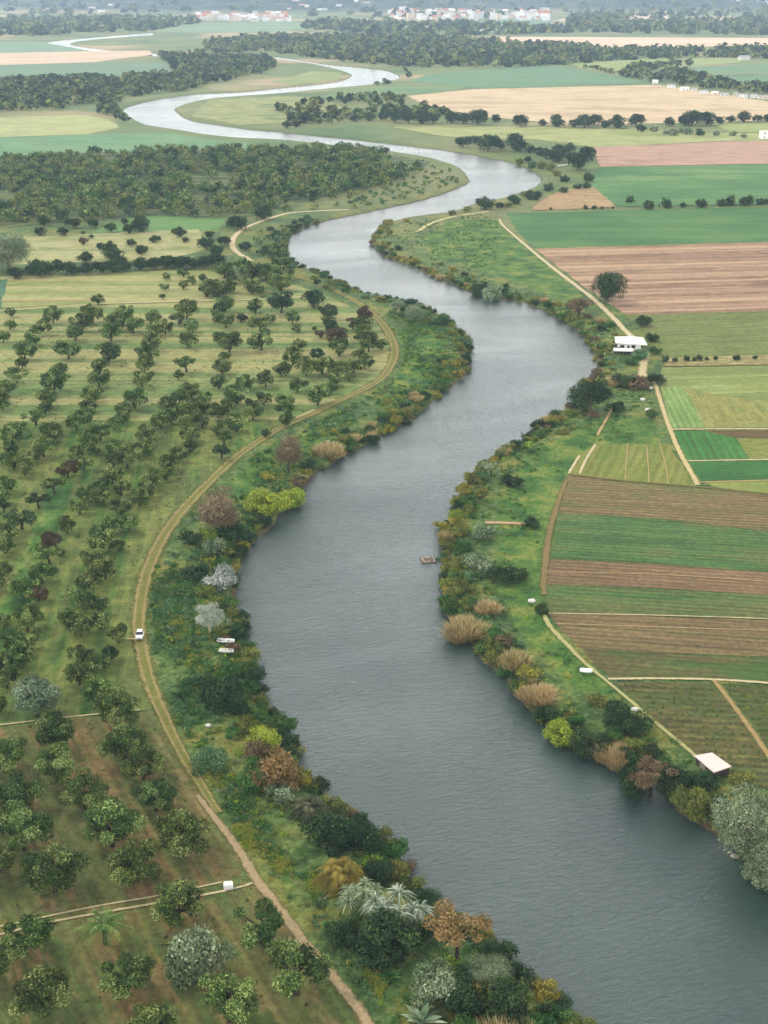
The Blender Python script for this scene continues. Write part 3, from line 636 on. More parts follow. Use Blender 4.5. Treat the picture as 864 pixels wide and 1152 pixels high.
def proto(shape, mat, i, lod):
    key = (shape, mat, i, lod)
    if key in PC: return PC[key]
    rg, nl, ls = mk(shape, i, lod); M = LM[mat]; tr = None
    if shape == 'orchard':
        V, F, T, cen = crown(rg, 1.5, .22 if lod == 'hi' else .10, 22, nl(9500), .040*ls, (.18, .34), spread=.80, up=.35, lump=.4)
        tr = trunk(rg, cen, .42, .065, mat=barkd, nb=7)
    elif shape == 'spreading':
        V, F, T, cen = crown(rg, 1.25, .42, 13, nl(5600), .04*ls, (.17, .32), spread=.85, up=.4)
        tr = trunk(rg, cen, .5, .085, mat=barkd, nb=9)
    elif shape == 'round':
        V, F, T, cen = crown(rg, 1.5 if lod == 'hi' else 1.25, .12 if lod == 'hi' else .02, 26, nl(5200), .05*ls, (.26, .40), spread=.72, up=.3)
        tr = trunk(rg, cen, .4, .07, nb=5)
    elif shape == 'shrub':
        V, F, T, cen = crown(rg, 1.05, 0.02, 20, nl(4200), .05*ls, (.20, .38), spread=.70, up=.4, drop=.3)
    elif shape == 'mound':
        V, F, T, cen = crown(rg, .72, 0.0, 16, nl(3200), .05*ls, (.22, .40), spread=.74, up=.5, drop=.3)
    elif shape == 'willow':
        V, F, T, cen = crown(rg, 1.75, .05, 40, nl(14000), .032*ls, (.22, .38), spread=.74, up=.2, drop=.35, aspect=.35)
        tr = trunk(rg, cen, .45, .07, nb=6)
    elif shape == 'open':
        V, F, T, cen = crown(rg, 1.9, .8, 22, nl(3000), .05*ls, (.16, .28), spread=.82, up=.4, aspect=.45)
        tr = trunk(rg, cen, .65, .06, mat=barkd, nb=14)
    elif shape == 'ball':
        V, F, T, cen = crown(rg, 1.8, .4, 30, nl(5200), .05*ls, (.22, .32), spread=.68, up=.2, aspect=.35)
        tr = trunk(rg, cen, .5, .07, lean=.15, mat=barkp, nb=4)
    elif shape == 'feather':      # tamarisk: sprays of fine upright twigs
        k = nl(2600); d = rdir(k, rg); d[:, 2] = np.abs(d[:, 2])*.9
        base = np.array([0, 0, .5]) + d*np.array([.62, .62, .95])*rg.uniform(.25, .95, (k, 1))
        dd = unit(d*np.array([.7, .7, .3]) + np.array([0, 0, .8]) + rg.normal(0, .25, (k, 3)))
        V, F, T = strips(base, dd, .30, .012*ls, .25, rg, 2)
        V2, F2, T2, cen = crown(rg, 1.75, .35, 20, nl(1800), .05*ls, (.2, .32), spread=.62, aspect=.3, up=.2)
        V, F, T = merge([(V, F, T), (V2, F2, T2)]); tr = trunk(rg, cen, .6, .05, mat=barkd, nb=12)
    elif shape == 'reeds':
        k = nl(1700)+120; a = rg.uniform(0, 2*math.pi, k); r_ = np.sqrt(rg.random(k))*.72
        lob = 1+.25*np.sin(3*a+rg.uniform(0, 6))
        base = np.c_[np.cos(a)*r_*lob, np.sin(a)*r_*lob, np.zeros(k)]
        dd = unit(np.c_[np.cos(a)*.35*r_*1.3, np.sin(a)*.35*r_*1.3, np.full(k, .9)] + rg.normal(0, .16, (k, 3)))
        V, F, T = strips(base, dd, 1.05, .018*ls, .18, rg, 3)
    elif shape in ('palm', 'datepalm'):
        nf = 84 if shape == 'palm' else 34; h0 = .28 if shape == 'palm' else 1.0
        pv = []
        for j in range(nf):
            a = rg.uniform(0, 2*math.pi); el = rg.uniform(.0, 1.35); d = np.array([math.cos(a)*math.cos(el), math.sin(a)*math.cos(el), math.sin(el)])
            Lf = rg.uniform(.85, 1.05); nlf = {'hi': 22, 'mid': 12, 'lo': 6}[lod]; ts = np.linspace(.15, 1, nlf)
            c0 = np.array([0, 0, h0]) + d*Lf*ts[:, None] + np.array([0, 0, -1.])*((.62 if shape == 'palm' else .42)*Lf*ts[:, None]**2)
            tang = unit(np.gradient(c0, axis=0)); sd_ = unit(np.cross(tang, [0, 0, 1.]))
            for sg in (-1, 1):
                dd = unit(sd_*sg + tang*.55 + np.array([0, 0, -.15]))
                v, f, t_ = strips(c0, dd, .24*(1-.5*ts[:, None])*1.0, .018*ls, .35, rg, 1)
                pv.append((v, f, np.clip(t_*.4+rg.uniform(0, .6), 0, 1)))
        V, F, T = merge(pv)
        mb = MB(); mb.tube((0, 0, -.05), (0.03, 0, h0*.55), .085, .075, 8); mb.tube((.03, 0, h0*.55), (0, 0, h0+.03), .075, .07, 8); tr = mb.mesh('trunk', barkd, True)
    elif shape == 'agave':
        k = 26; a = rg.uniform(0, 2*math.pi, k); el = rg.uniform(.15, 1.35, k)
        d = np.c_[np.cos(a)*np.cos(el), np.sin(a)*np.cos(el), np.sin(el)]
        V, F, T = strips(np.zeros((k, 3))+[0, 0, .05], d, 1.0, .11, .22, rg, 5)
    elif shape == 'fronds':       # arching pale bare fronds over a bush
        pv = []
        for j in range(9):
            ctr = rg.normal(0, .33, 3)*[1, 1, 0] + [0, 0, rg.uniform(.5, .95)]
            k = nl(46)+14; a = rg.uniform(0, 2*math.pi, k); el = rg.uniform(-.1, 1.2, k)
            d = np.c_[np.cos(a)*np.cos(el), np.sin(a)*np.cos(el), np.sin(el)]
            v, f, t_ = strips(np.zeros((k, 3))+ctr, d, .55, .02*ls, .65, rg, 4); pv.append((v, f, t_))
        V, F, T = merge(pv)
    PC[key] = (vmesh('%s_foliage' % mat, (V, F, T), M), tr)
    return PC[key]
NVAR = dict(orchard=7, spreading=5, round=4, shrub=5, mound=5, willow=2, open=2, ball=1, feather=2, reeds=3, palm=2, datepalm=1, agave=2, fronds=1)
ORD1 = 'first second third fourth fifth sixth seventh eighth ninth tenth eleventh twelfth thirteenth fourteenth fifteenth sixteenth seventeenth eighteenth nineteenth'.split()
def ordinal(n_):
    if n_ < 20: return ORD1[n_-1]
    tens = ['', '', 'twent', 'thirt', 'fort', 'fift', 'sixt', 'sevent', 'eight', 'ninet']
    if n_ < 100: return tens[n_//10] + 'ieth' if n_ % 10 == 0 else tens[n_//10] + 'y-' + ORD1[n_ % 10-1]
    h = n_//100; r_ = n_ % 100
    hw = ['', 'one', 'two', 'three'][h] + ' hundred'
    return hw + 'th' if r_ == 0 else hw + ' and ' + ordinal(r_)
PLANTS = []       # every plant is recorded first, then labelled by its neighbours, then made
def plant(px, py, wpx, shape='orchard', mat='orchard', label=None, name=None, cat=None, group=None, hs=1.0, world=None, z=None):
    if world is None: x, y = G(px, py, 0.0)
    else: x, y = world; px, py = to_px(x, y)
    s = wpx/2/PXM(x, y)*(1.2 if shape in ('orchard', 'spreading', 'shrub', 'mound', 'feather') else 1.1)
    r_ = dict(x=x, y=y, px=px, py=py, w=wpx, s=s, shape=shape, mat=mat, label=label, name=name, cat=cat, group=group, hs=hs, z=z)
    PLANTS.append(r_); return r_
def make_plant(p_, k):
    lod = 'hi' if p_['w'] > 34 else ('mid' if p_['w'] > 15 else 'lo')
    nv = NVAR[p_['shape']]
    me, tr = proto(p_['shape'], p_['mat'], int(rng.integers(nv)), lod)
    z = p_['z'] if p_['z'] is not None else ground_z(p_['x'], p_['y'])
    z = max(z, WZ - .3)
    rz = rng.uniform(0, 6.28); s = p_['s']
    sc = (s, s, s*p_['hs']*rng.uniform(.92, 1.08))
    if tr is not None and p_['w'] >= 7:
        o = empty(p_['name'], (p_['x'], p_['y'], z), rz, sc)
        link('crown', me, o); link('trunk', tr, o)
    else:
        o = link(p_['name'], me); o.location = (p_['x'], p_['y'], z); o.rotation_euler = (0, 0, rz); o.scale = sc
    tag(o, p_['label'], p_['cat'], p_['group'])
# ================================================================== ORCHARD
OG = 'fruit trees in rows in the left orchard'
orch = []
def near_ok(px, py, w_):
    return all((px-a)**2 + ((py-b_)*1.25)**2 > (.40*(w_+e)/2*1.25)**2 for a, b_, e in orch)
def O(px, py, w_, shape='orchard', mat='orchard', hs=1.0, force=False):
    if not force and not near_ok(px, py, w_): return
    orch.append((px, py, w_)); plant(px, py, w_, shape, mat, name='fruit_tree', cat='tree', group=OG, hs=hs)
# the nearest trees, one by one
for a in [(28,1072,58),(52,1142,66),(139,1116,60),(200,1040,60),(257,1150,64),(170,1180,60),(295,1062,58,'spreading'),
          (333,1118,76,'spreading'),(62,1003,64),(150,992,56),(208,962,66),(126,952,62),(27,956,60),(18,915,56),(96,910,50),(176,912,44),(65,880,48),
          (5,868,46),(162,880,46),(144,858,50),(135,820,52),(62,842,46),(-14,990,56),(-16,1110,60),(-22,930,50)]:
    O(a[0], a[1], a[2], *(a[3:4] or ['orchard']), force=True)
O(219, 1096, 72, 'shrub', 'grey', 1.25, True); O(42, 806, 52, 'orchard', 'orchard_pale', 1, True)
PLANTS.append(dict(PLANTS[-1])); PLANTS.pop()
dp = plant(118, 1062, 56, 'datepalm', 'orchard', 'dark green palm with a bare trunk at the orchard edge below two pale footpaths', 'palm_tree', 'palm', hs=.95); orch.append((118, 1062, 56))
def crop(x0, y0, sc, lst, grow=1.0):
    for a in lst:
        x, y, w_ = a[:3]; O(x0+x/sc, y0+y/sc, w_/sc*grow, *(a[3:]))
RED = ('orchard', 'orchard_red')
crop(0, 610, 4.8, [(190,880,200,'orchard','orchard_pale'),(530,850,130),(640,920,110),(430,770,150),(540,690,110),(600,640,90,'orchard','dark'),(440,660,110),(370,450,100),(440,510,130),(540,470,110),
 (450,350,140),(520,390,110),(480,260,120),(520,150,130),(570,200,130),(470,160,110),(560,50,150),(640,50,80),(270,115,110,'spreading','orchard'),(230,220,130),(130,310,150),(210,320,100,*RED),
 (150,480,160),(80,470,110),(150,590,130),(60,580,100),(110,680,150),(40,790,130),(20,180,90),(30,60,100),(280,40,110,*RED),(20,470,100),(20,690,110),(230,60,70),(330,80,50)], 1.08)
crop(0, 470, 4.32, [(60,130,110),(20,130,60),(250,125,110),(215,190,110),(120,280,110),(70,250,100),(170,215,70),(15,225,60),(30,365,100),(490,110,110),(430,160,100),
 (465,180,60),(370,215,90),(410,260,80),(330,290,100,'orchard','orchard_red'),(265,365,100,'spreading','orchard'),(190,440,100,'spreading','dark'),(105,540,130,'spreading','dark'),(390,470,100,'spreading','orchard'),(325,560,90),
 (620,245,140),(560,240,80),(700,195,80),(545,320,110),(500,360,80),(430,415,110),(500,420,80),(590,380,80),(680,430,100),(745,340,100),(590,470,100),(630,550,90),(530,560,100),
 (500,640,130),(590,640,90),(270,635,110,*RED),(40,640,110,'spreading','orchard'),(820,255,100),(720,105,90),(780,50,90),(600,30,70),(20,460,80,'spreading','dark')], 1.06)
crop(160, 420, 4.32, [(370,75,75),(240,120,90),(185,155,90),(120,195,90),(310,145,60),(370,215,90),(420,190,80),(460,150,110),(540,225,90),(500,80,90),(600,65,90),(590,155,80),(755,90,80),
 (460,285,100),(290,265,70),(230,265,90),(140,245,70),(190,195,60),(400,345,90,'spreading','orchard'),(385,415,80,'spreading','dark'),(600,308,50,'round','dark'),(700,165,80),(700,215,80),(700,255,70),
 (240,335,100),(230,385,80),(180,430,80),(130,480,90),(60,545,90),(40,335,70),(60,265,90),(10,405,60),(20,605,90)], 1.06)
crop(0, 330, 3.927, [(50,105,45),(45,160,50),(15,218,60),(235,130,80),(190,185,80),(155,230,80),(115,295,90),(100,335,60),(75,395,80),(30,455,80),(10,515,60),(435,50,50),(410,130,90),(365,172,85),
 (335,210,80),(305,290,100),(300,322,60),(265,365,70),(240,437,110),(205,503,90),(160,583,90,'spreading','orchard'),(550,130,80),(515,165,90),(590,175,80),(490,212,90),(480,308,110),(440,352,70),(440,415,90,'orchard','orchard'),
 (405,485,85),(390,528,70),(340,603,90),(435,625,100),(545,580,90),(505,603,60),(680,135,70),(690,190,80),(730,180,70),(670,255,90),(655,308,90),(640,352,80),(630,415,80),(595,508,100),
 (825,115,90),(790,140,60),(850,175,70),(830,240,80),(825,348,85,'spreading','orchard'),(790,382,50),(830,455,90),(790,485,90),(750,535,90),(840,545,90),(60,630,120),(230,630,110),(680,605,110),(820,605,90)], 1.05)
crop(220, 290, 3.927, [(50,172,70),(30,102,30),(130,92,70),(160,112,60),(100,178,90),(150,155,50),(250,92,90),(250,160,45),(340,102,80),(130,240,80),(105,275,80),(265,245,70),(205,282,55,'round','dark'),
 (380,243,110,'orchard','dark'),(380,145,90),(285,325,90),(330,292,50),(135,308,80),(430,293,60),(450,333,45),(520,218,100,'round','dark'),(590,272,70,'orchard','dark'),(585,308,60),(460,408,55),(525,322,25),
 (290,410,110),(150,418,100),(110,385,70),(620,390,90,*RED),(605,345,70,'orchard','dark'),(550,355,40,*RED),(655,335,30),(695,315,60,*RED),(745,285,80,*RED),(745,335,80),(740,375,80),
 (765,415,90),(820,408,60),(720,455,60),(635,435,90),(540,452,60,'orchard','dark'),(430,475,90),(130,455,50),(120,515,80),(100,583,70),(380,525,80),(490,525,90),(560,515,90),(620,525,80),(700,515,90),
 (750,492,70),(680,545,60),(620,565,70),(450,588,80),(540,652,100),(600,602,60),(310,565,80),(240,590,100),(190,645,110),(95,702,90),(250,712,90),(400,655,90,'orchard','dark'),(400,705,80,'orchard','dark'),
 (410,743,70),(175,767,85),(25,742,60),(300,625,70),(310,777,50),(110,787,70)], 1.05)
QM = np.array([G(a, b_) for a, b_ in [(-30,440),(250,440),(330,470),(262,505),(205,552),(170,600),(148,655),(140,705),(143,750),(150,790),(-30,805)]])
RD = np.array([-math.sin(math.atan((432-285)/FPX*cP)), math.cos(math.atan((432-285)/FPX*cP))])
XY = [np.array([p_['x'], p_['y']]) for p_ in PLANTS]
for p_ in [q for q in PLANTS if 440 < q['py'] < 800]:
    for sgn in (1, -1):
        c_ = np.array([p_['x'], p_['y']]) + RD*sgn*rng.uniform(9, 11) + rng.normal(0, .6, 2)
        if inside(c_[None], QM)[0] and min(np.hypot(*(c_-q)) for q in XY) > 7.2:
            XY.append(c_); a_, b_ = to_px(*c_); orch.append((a_, b_, 20))
            plant(0, 0, rng.uniform(5.2, 6.8)*PXM(*c_), 'orchard', 'orchard', name='fruit_tree', cat='tree', group=OG, world=(float(c_[0]), float(c_[1])))
NORCH = len(orch); print('orchard trees', NORCH)
# ================================================================== TREES BEYOND THE ORCHARD
TL = 'trees of the hedgerow beyond the striped orchard'
def many(x0, y0, sc, lst, mat, label, group, name='hedge_tree', shape='round', cat='tree', hs=1.0):
    for a in lst:
        plant(x0+a[0]/sc, y0+a[1]/sc, a[2]/sc, a[4] if len(a) > 4 else shape, a[3] if len(a) > 3 else mat, None, name, cat, group, hs)['lab'] = label
many(0, 220, 2.54, [(45,238,50),(90,225,40),(115,230,70),(190,225,60),(165,200,30),(245,225,50),(245,192,50),(290,222,50),(320,182,70),(325,218,60),(360,215,40),(405,212,55),(405,168,40),(440,210,50),
 (475,208,55),(520,208,55),(555,207,40),(580,207,50),(620,202,60),(140,222,40),(215,226,34),(345,200,40),(500,200,40)], 'dark', 'dark round tree in the hedgerow beyond the striped orchard', TL, hs=.95)
many(0, 220, 2.54, [(640,233,50),(690,215,50),(725,245,60),(760,240,50),(525,232,30),(475,242,25),(472,272,25),(465,296,18),(525,267,30),(550,254,30),(580,247,25),(595,282,50),(630,287,45),
 (655,277,40),(720,272,45),(800,272,55),(820,242,50),(800,212,50),(790,185,50),(700,262,34),(740,285,34)], 'orchard', 'loose green tree on the grass between hedgerow and bend', 'loose trees between the hedgerow and the river bend', 'field_tree', 'orchard')
many(0, 220, 2.54, [(210,93,45),(268,91,38),(318,104,38),(355,82,25),(368,108,35),(405,103,62),(125,84,40),(115,114,35),(180,114,35),(238,110,14),(262,122,16),(238,140,32,'orchard_red'),(285,154,26),
 (315,140,16,'orchard_red'),(375,145,32),(440,134,30),(515,118,40),(530,134,22),(590,153,50),(600,122,30),(640,142,40),(680,98,60),(755,68,60),(700,158,40),(620,172,44),(500,110,24),(455,128,18)],
 'dark', 'dark bushy tree on the meadow in front of the woodland', 'scattered trees on the meadow in front of the woodland', 'meadow_tree')
plant(10, 306, 50, 'willow', 'grey', 'tall rounded grey-green tree at the left edge beside the hedgerow', 'feathery_tree', 'tree', hs=1.0)
HR = 'trees of the hedgerow before the sand coloured field'
many(500, 120, 2.374, [(90,48,60),(135,42,30),(20,43,40),(50,45,40),(205,54,45),(262,52,25),(300,54,45),(375,57,55),(430,57,30),(465,57,50),(510,52,45),(525,67,30),(600,52,32),(660,50,60),(700,50,50),
 (735,47,30),(765,44,30),(800,42,40),(835,42,30),(862,42,30),(-30,44,40),(-60,46,44),(-95,44,40),(-130,42,36),(-165,36,30),(-200,38,34),(-240,40,30),(-150,20,40),(400,50,40),(345,56,30),(640,52,40),(-375,45,40),(-410,40,30),(-340,38,30),(-300,20,34),(-420,58,30),(-395,55,26)], 'dark',
 'dark tree in the row before the sand-coloured field', HR)
many(500, 120, 2.374, [(610,77,30),(650,74,30),(680,77,30,'dark'),(560,67,25),(630,70,24),(725,78,20),(770,78,22),(800,84,20),(480,60,18),(590,74,20)], 'grey', 'pale grey bush near the dark tree row', 'pale bushes near the far tree row', 'bush', 'shrub', 'bush')
RBK = 'trees on the right bank at the upper bend'
many(500, 120, 2.374, [(50,108,45),(115,118,65),(195,118,70),(230,124,30),(270,138,40),(300,148,60),(330,123,40),(380,143,50),(360,168,68),(80,100,34),(150,112,36),(250,130,30),(225,150,24),(340,150,40)], 'dark',
 'dark tree on the right bank at the upper bend', RBK, 'bank_tree')
many(500, 120, 2.374, [(320,200,25),(325,200,20),(318,230,26),(110,274,50),(185,258,45),(240,248,45),(148,270,25),(380,218,25),(355,220,25),(200,150,24,'olive'),(235,160,30,'green'),(285,170,30,'olive'),(300,185,26,'olive'),
 (260,165,30,'olive'),(60,280,24,'olive'),(20,290,24,'olive'),(280,225,30),(215,240,26,'olive'),(170,268,26,'olive')], 'dark', 'low bush by the brown corner field', 'bushes by the brown corner field', 'bush', 'shrub', 'bush')
many(500, 120, 2.374, [(385,200,32),(498,257,25),(545,273,32),(588,270,32),(637,269,18),(686,269,34),(740,266,30),(765,264,32),(805,264,38),(842,262,25),(375,274,14),(400,274,14),(862,260,20),(283,276,10),(420,274,10),(450,273,9)],
 'dark', 'dark round tree in the row between two green fields', 'round trees between the two green fields', 'field_tree', 'shrub', hs=1.2)
for a in [(683,339,44,'round','dark','large dark round tree beside the lane at the ploughed field corner',1.0),(724,367,21,'round','dark','small dark round tree between the lane and the olive field',.8),
          (662,462,50,'round','dark','broad dark tree on the right bank below the white house',.85),(739,432,22,'round','dark','dark round tree where the lane forks below the house',.8),
          (651,358,36,'open','brown','loose brown-grey tree by the lane above the house',.6),(537,328,20,'shrub','dark','dark bush on the right bank beside a grey-green one',1.2),(554,333,22,'shrub','grey','grey-green bush on the right bank beside a dark one',1.2),
          (447,352,19,'ball','grey','small grey tree on the left bank facing the bend',.9),(467,361,26,'willow','grey','larger grey willow on the left bank facing the bend',.75),
          (733,384,16,'shrub','dark','dark bush against the right side of the white house',1.1),(738,398,14,'shrub','green','green bush between the house and the field margin',1.0),(720,404,22,'shrub','blue','dark green bush below the house porch',.9)]:
    plant(a[0], a[1], a[2], a[3], a[4], a[5], 'tree' if a[3] in ('round','open','ball','willow') else 'bush', 'tree' if a[3] in ('round','open','ball','willow') else 'bush', hs=a[6])
many(745, 395, 1, [(4,12,9),(14,12,7),(27,11,8),(42,10,8),(60,10,6),(83,10,9),(104,9,6),(36,11,6),(50,10,5)], 'dark', 'small shrub along the dry field margin', 'shrubs along the dry field margin', 'bush', 'shrub', 'bush', 1.2)
# ================================================================== RIVERSIDE PLANTS
SPEC = []
def S(px, py, w_, shape, mat, label, name, hs=1.0, cat=None):
    SPEC.append((px, py, w_)); return plant(px, py, w_, shape, mat, label, name, cat or ('tree' if 'tree' in name or 'willow' in name else 'palm' if 'palm' in name else 'bush' if 'bush' in name or 'shrub' in name else 'plant'), hs=hs)
# left bank
S(325,532,40,'feather','taupe','tall pale brown feathery tree between the track and the river','feathery_tree',1.25)
S(370,510,34,'reeds','tan','tan grass clump right of the tall feathery tree','grass_clump',.8)
S(300,574,52,'shrub','lime','long yellow-green bush at the water below the feathery tree','bush',.8); S(326,562,38,'shrub','lime','yellow-green bush on the waterside, right of a longer one','bush',.9)
S(248,604,56,'feather','taupe','large grey-brown bushy tree on the left bank','feathery_tree',.95); S(262,606,34,'shrub','dark','dark bush at the foot of the grey-brown tree','bush',1.0)
S(233,608,22,'shrub','lime','small yellow-green bush left of the white-flowered bush','bush'); S(241,622,26,'shrub','grey','grey-green bush above the white-flowered bush','bush',1.2)
S(216,610,28,'shrub','dark','dark bush left of the yellow-green one by the track','bush',.8)
S(247,660,44,'shrub','white','bush covered in whitish blossom on the left bank','flowering_bush',1.05)
S(236,712,38,'ball','silver','round silver tree with a leaning pale trunk on the left bank','silver_tree',1.0)
S(222,650,34,'shrub','dark','dark bush left of the white-flowered bush','bush',.8); S(213,668,28,'mound','green','low green bush above the silver tree','bush')
S(246,790,52,'mound','dark','broad dark green bush below the two boats','bush',1.3); S(225,770,28,'mound','blue','low dark bush left of the boats','bush'); S(270,800,40,'shrub','dark','dark bush at the water below the boats','bush',.8)
S(298,838,40,'shrub','lime','yellow-green bush near the water, middle of the left bank','bush',.95); S(289,850,30,'shrub','brown','brown-green bush under the yellow-green one','bush')
S(232,862,44,'mound','blue','low blue-green bush by the track, left bank','bush',1.0)
S(290,884,46,'shrub','green','green half of the big orange and green bush','bush',1.2); S(314,886,54,'shrub','orange','big orange-tinted bush at the water','bush',1.25)
S(318,900,34,'shrub','grey','grey-green bush behind the dark palm','bush'); S(347,914,54,'palm','palm','low dark palm with radiating fronds near the water','dwarf_palm')
S(372,952,60,'shrub','dark','dark bush behind the ochre palm, left','bush',1.0); S(408,950,50,'shrub','dark','dark bush behind the ochre palm, right','bush',1.0); S(428,985,40,'shrub','dark','dark bush at the water right of the ochre palm','bush',1.0)
S(384,992,70,'palm','ochre','ochre-yellow drooping palm on the left bank','dwarf_palm',1.0); S(420,978,28,'shrub','lime','yellow-green bush right of the ochre palm','bush')
S(406,1022,54,'fronds','grey','silver-leaved plant left of the dead pale fronds','silver_plant',1.0); S(446,1046,76,'fronds','pale','bush of pale dead drooping fronds','frond_bush',1.0)
S(432,1080,84,'shrub','dark','large dark bush under the pale fronds','bush',1.0); S(465,1062,48,'shrub','dark','dark bush between the pale fronds and the orange-brown tree','bush',1.1); S(388,1060,44,'mound','dark','low dark bush left of the pale fronds','bush')
S(514,1080,72,'open','orange','orange-brown tree with dark branches over the water','orange_tree',1.0)
S(494,1124,66,'shrub','grey','grey-green bush below the orange-brown tree','bush',1.1); S(524,1132,60,'shrub','dark','dark hollow bush beneath the orange-brown tree','bush',1.0); S(548,1106,56,'willow','grey','grey-olive bush leaning over the water','bush',.6)
S(438,1100,36,'agave','green','small spiky green plant in the grass','spiky_plant',.7); S(474,1150,58,'agave','agave','large pale green rosette plant with broad leaves','rosette_plant',.9)
S(544,1128,34,'shrub','gold','yellow-green bush between grey-olive and dark bushes','bush'); S(578,1150,72,'shrub','dark','large dark bush at the lower left waterside','bush',1.1)
S(572,1186,64,'reeds','tan','straw-yellow shrub at the bottom edge','straw_shrub',.9); S(612,1172,50,'shrub','green','green bush at the bottom edge by the water','bush',.9); S(520,1178,60,'shrub','green','green bush at the bottom edge left of the straw-yellow shrub','bush',.7)
# right bank
S(840,952,94,'willow','grey','big silvery willow over the river below the shed','willow',1.0); S(882,990,84,'willow','grey','silvery willow cut by the right edge, below the biggest one','willow',.85); S(858,982,44,'shrub','grey','low grey-green bush at the foot of the silvery willow','bush',.9)
S(733,884,58,'open','brown','dark brownish tree on the right bank left of the shed','bank_tree',.62); S(715,880,44,'shrub','dark','dark bush left of the brownish tree','bush'); S(756,884,44,'shrub','dark','dark bush right of the brownish tree','bush',1.1)
S(778,906,48,'shrub','olive','olive bush below the shed','bush',1.0); S(790,884,34,'shrub','dark','dark bush under the shed','bush',.8)
S(690,848,40,'reeds','tan','tan dry reeds between dark bushes on the right bank','reeds',.8); S(664,838,50,'shrub','dark','dark green bush right of the yellow-green one','bush',.9); S(694,812,40,'mound','dark','flat dark hedge above the tan reeds, left half','bush',1.2); S(715,822,40,'mound','dark','flat dark hedge above the tan reeds, right half','bush',1.2)
S(632,826,42,'shrub','lime','bright yellow-green bush at the right waterside','bush',1.05)
S(606,785,40,'reeds','tan','tan grass clump above the yellow-green bush','grass_clump',.7); S(580,748,32,'reeds','tan','upright tan grass tuft on the right bank','grass_clump',1.1)
S(525,708,50,'reeds','tan','widest tan grass clump overhanging the right shore','grass_clump',.62); S(549,688,28,'reeds','tan','small tan grass clump behind the widest one','grass_clump',.7)
S(567,654,34,'round','dark','black-green bushy tree in the right bank meadow','bank_tree',.75); S(583,652,22,'shrub','dark','small dark bush right of the black-green tree','bush')
S(598,593,20,'mound','dark','dark low bush at the end of the landing path','bush',1.2); S(545,606,26,'shrub','grey','grey bush above the raft on the right bank','bush'); S(536,640,34,'shrub','grey','grey bush left of the black-green tree','bush',.8)
S(609,690,18,'mound','dark','dark bush beside the small white tank','bush',1.4); S(552,536,26,'open','grey','bare grey shrub on the right shore at the bend','shrub',.7); S(575,546,28,'shrub','dark','dark bush right of the bare grey shrub','bush',.8)
S(567,726,22,'shrub','brown','dark brown bush left of the upright tan tuft','bush'); S(702,434,28,'mound','dark','dark mound of bushes right of the broad dark tree','bush'); S(692,433,20,'reeds','tan','tan grass clump above the broad dark tree','grass_clump',.7)
S(695,462,20,'shrub','dark','dark bush right of the broad dark tree','bush'); S(733,470,17,'round','green','small green tree beside the lane below two white stones','tree',.8); S(716,436,34,'mound','brown','brown-grey mound by the fork of the lane','bush',.8)
# banks: shrubs crowd the waterline; colours follow the photograph's stretches
def bankpts(Pl, lo, hi): return Pl[(Pl[:, 1] > lo) & (Pl[:, 1] < hi)]
def normals(P):
    d = np.gradient(P, axis=0); d /= np.linalg.norm(d, axis=1)[:, None]+1e-9; return np.c_[-d[:, 1], d[:, 0]]
NB = dict(left=0, right=0)
def bankline(side, Pl, sign):
    s = np.cumsum(np.r_[0, np.linalg.norm(np.diff(Pl, axis=0), axis=1)]); nr = normals(Pl)*sign
    t_ = 0
    while t_ < s[-1]:
        x = np.interp(t_, s, Pl[:, 0]); y = np.interp(t_, s, Pl[:, 1]); nx_ = np.interp(t_, s, nr[:, 0]); ny_ = np.interp(t_, s, nr[:, 1])
        px, py = to_px(x, y, WZ)
        if y > 900: break
        vis = -30 < px < 890 and py < 1175
        ppm = PXM(x, y)
        if vis:
            for row, (o0, o1) in enumerate(((.4, 2.2), (3, 7), (8, 15))):
                if row == 2 and rng.random() < (.86 if py > 480 else .5): continue
                if row == 1 and rng.random() < .3: continue
                off = rng.uniform(o0, o1); X_, Y_ = x+nx_*off+rng.normal(0, .6), y+ny_*off+rng.normal(0, .6)
                wm = rng.uniform(2.8, 5.6) if row == 0 else rng.uniform(2.6, 6.0)
                q = to_px(X_, Y_)
                if any(abs(q[0]-a)*1.0 < wd*.34 and abs(q[1]-b_+wd*.1) < wd*.34 for a, b_, wd in SPEC): continue
                if side == 'left':
                    if 540 > q[1] > 395: mats, pr = ['dark','olive','gold','tan','green'], [.25,.3,.2,.1,.15]
                    elif q[1] > 540: mats, pr = ['dark','olive','green','gold','brown'], [.40,.26,.20,.09,.05]
                    else: mats, pr = ['dark','olive','green','blue'], [.38,.27,.2,.15]
                else:
                    if 500 < q[1] < 790: mats, pr = ['olive','gold','green','dark','blue','tan','lime'], [.34,.26,.16,.12,.04,.05,.03]
                    elif q[1] >= 790: mats, pr = ['dark','olive','green','tan'], [.45,.3,.2,.05]
                    else: mats, pr = ['olive','dark','gold','green','tan','brown'], [.32,.24,.14,.14,.06,.1]
                mat = rng.choice(mats, p=pr); shp = 'reeds' if mat == 'tan' else ('shrub' if rng.random() < .6 else 'mound')
                r_ = plant(0, 0, wm*ppm, shp, str(mat), None, 'waterside_shrub' if row == 0 else 'bank_shrub', 'shrub', 'shrubs along the %s bank of the river' % side, 1.0 if row == 0 else .85, world=(X_, Y_))
                r_['lab2'] = (side, str(mat), row); NB[side] += 1
        t_ += rng.uniform(2.0, 3.4)*(1 if y < 330 else 1.5 if y < 480 else 2.6)
bankline('left', LW, 1); bankline('right', RW, -1)
print('bank shrubs', NB, 'plants', len(PLANTS))
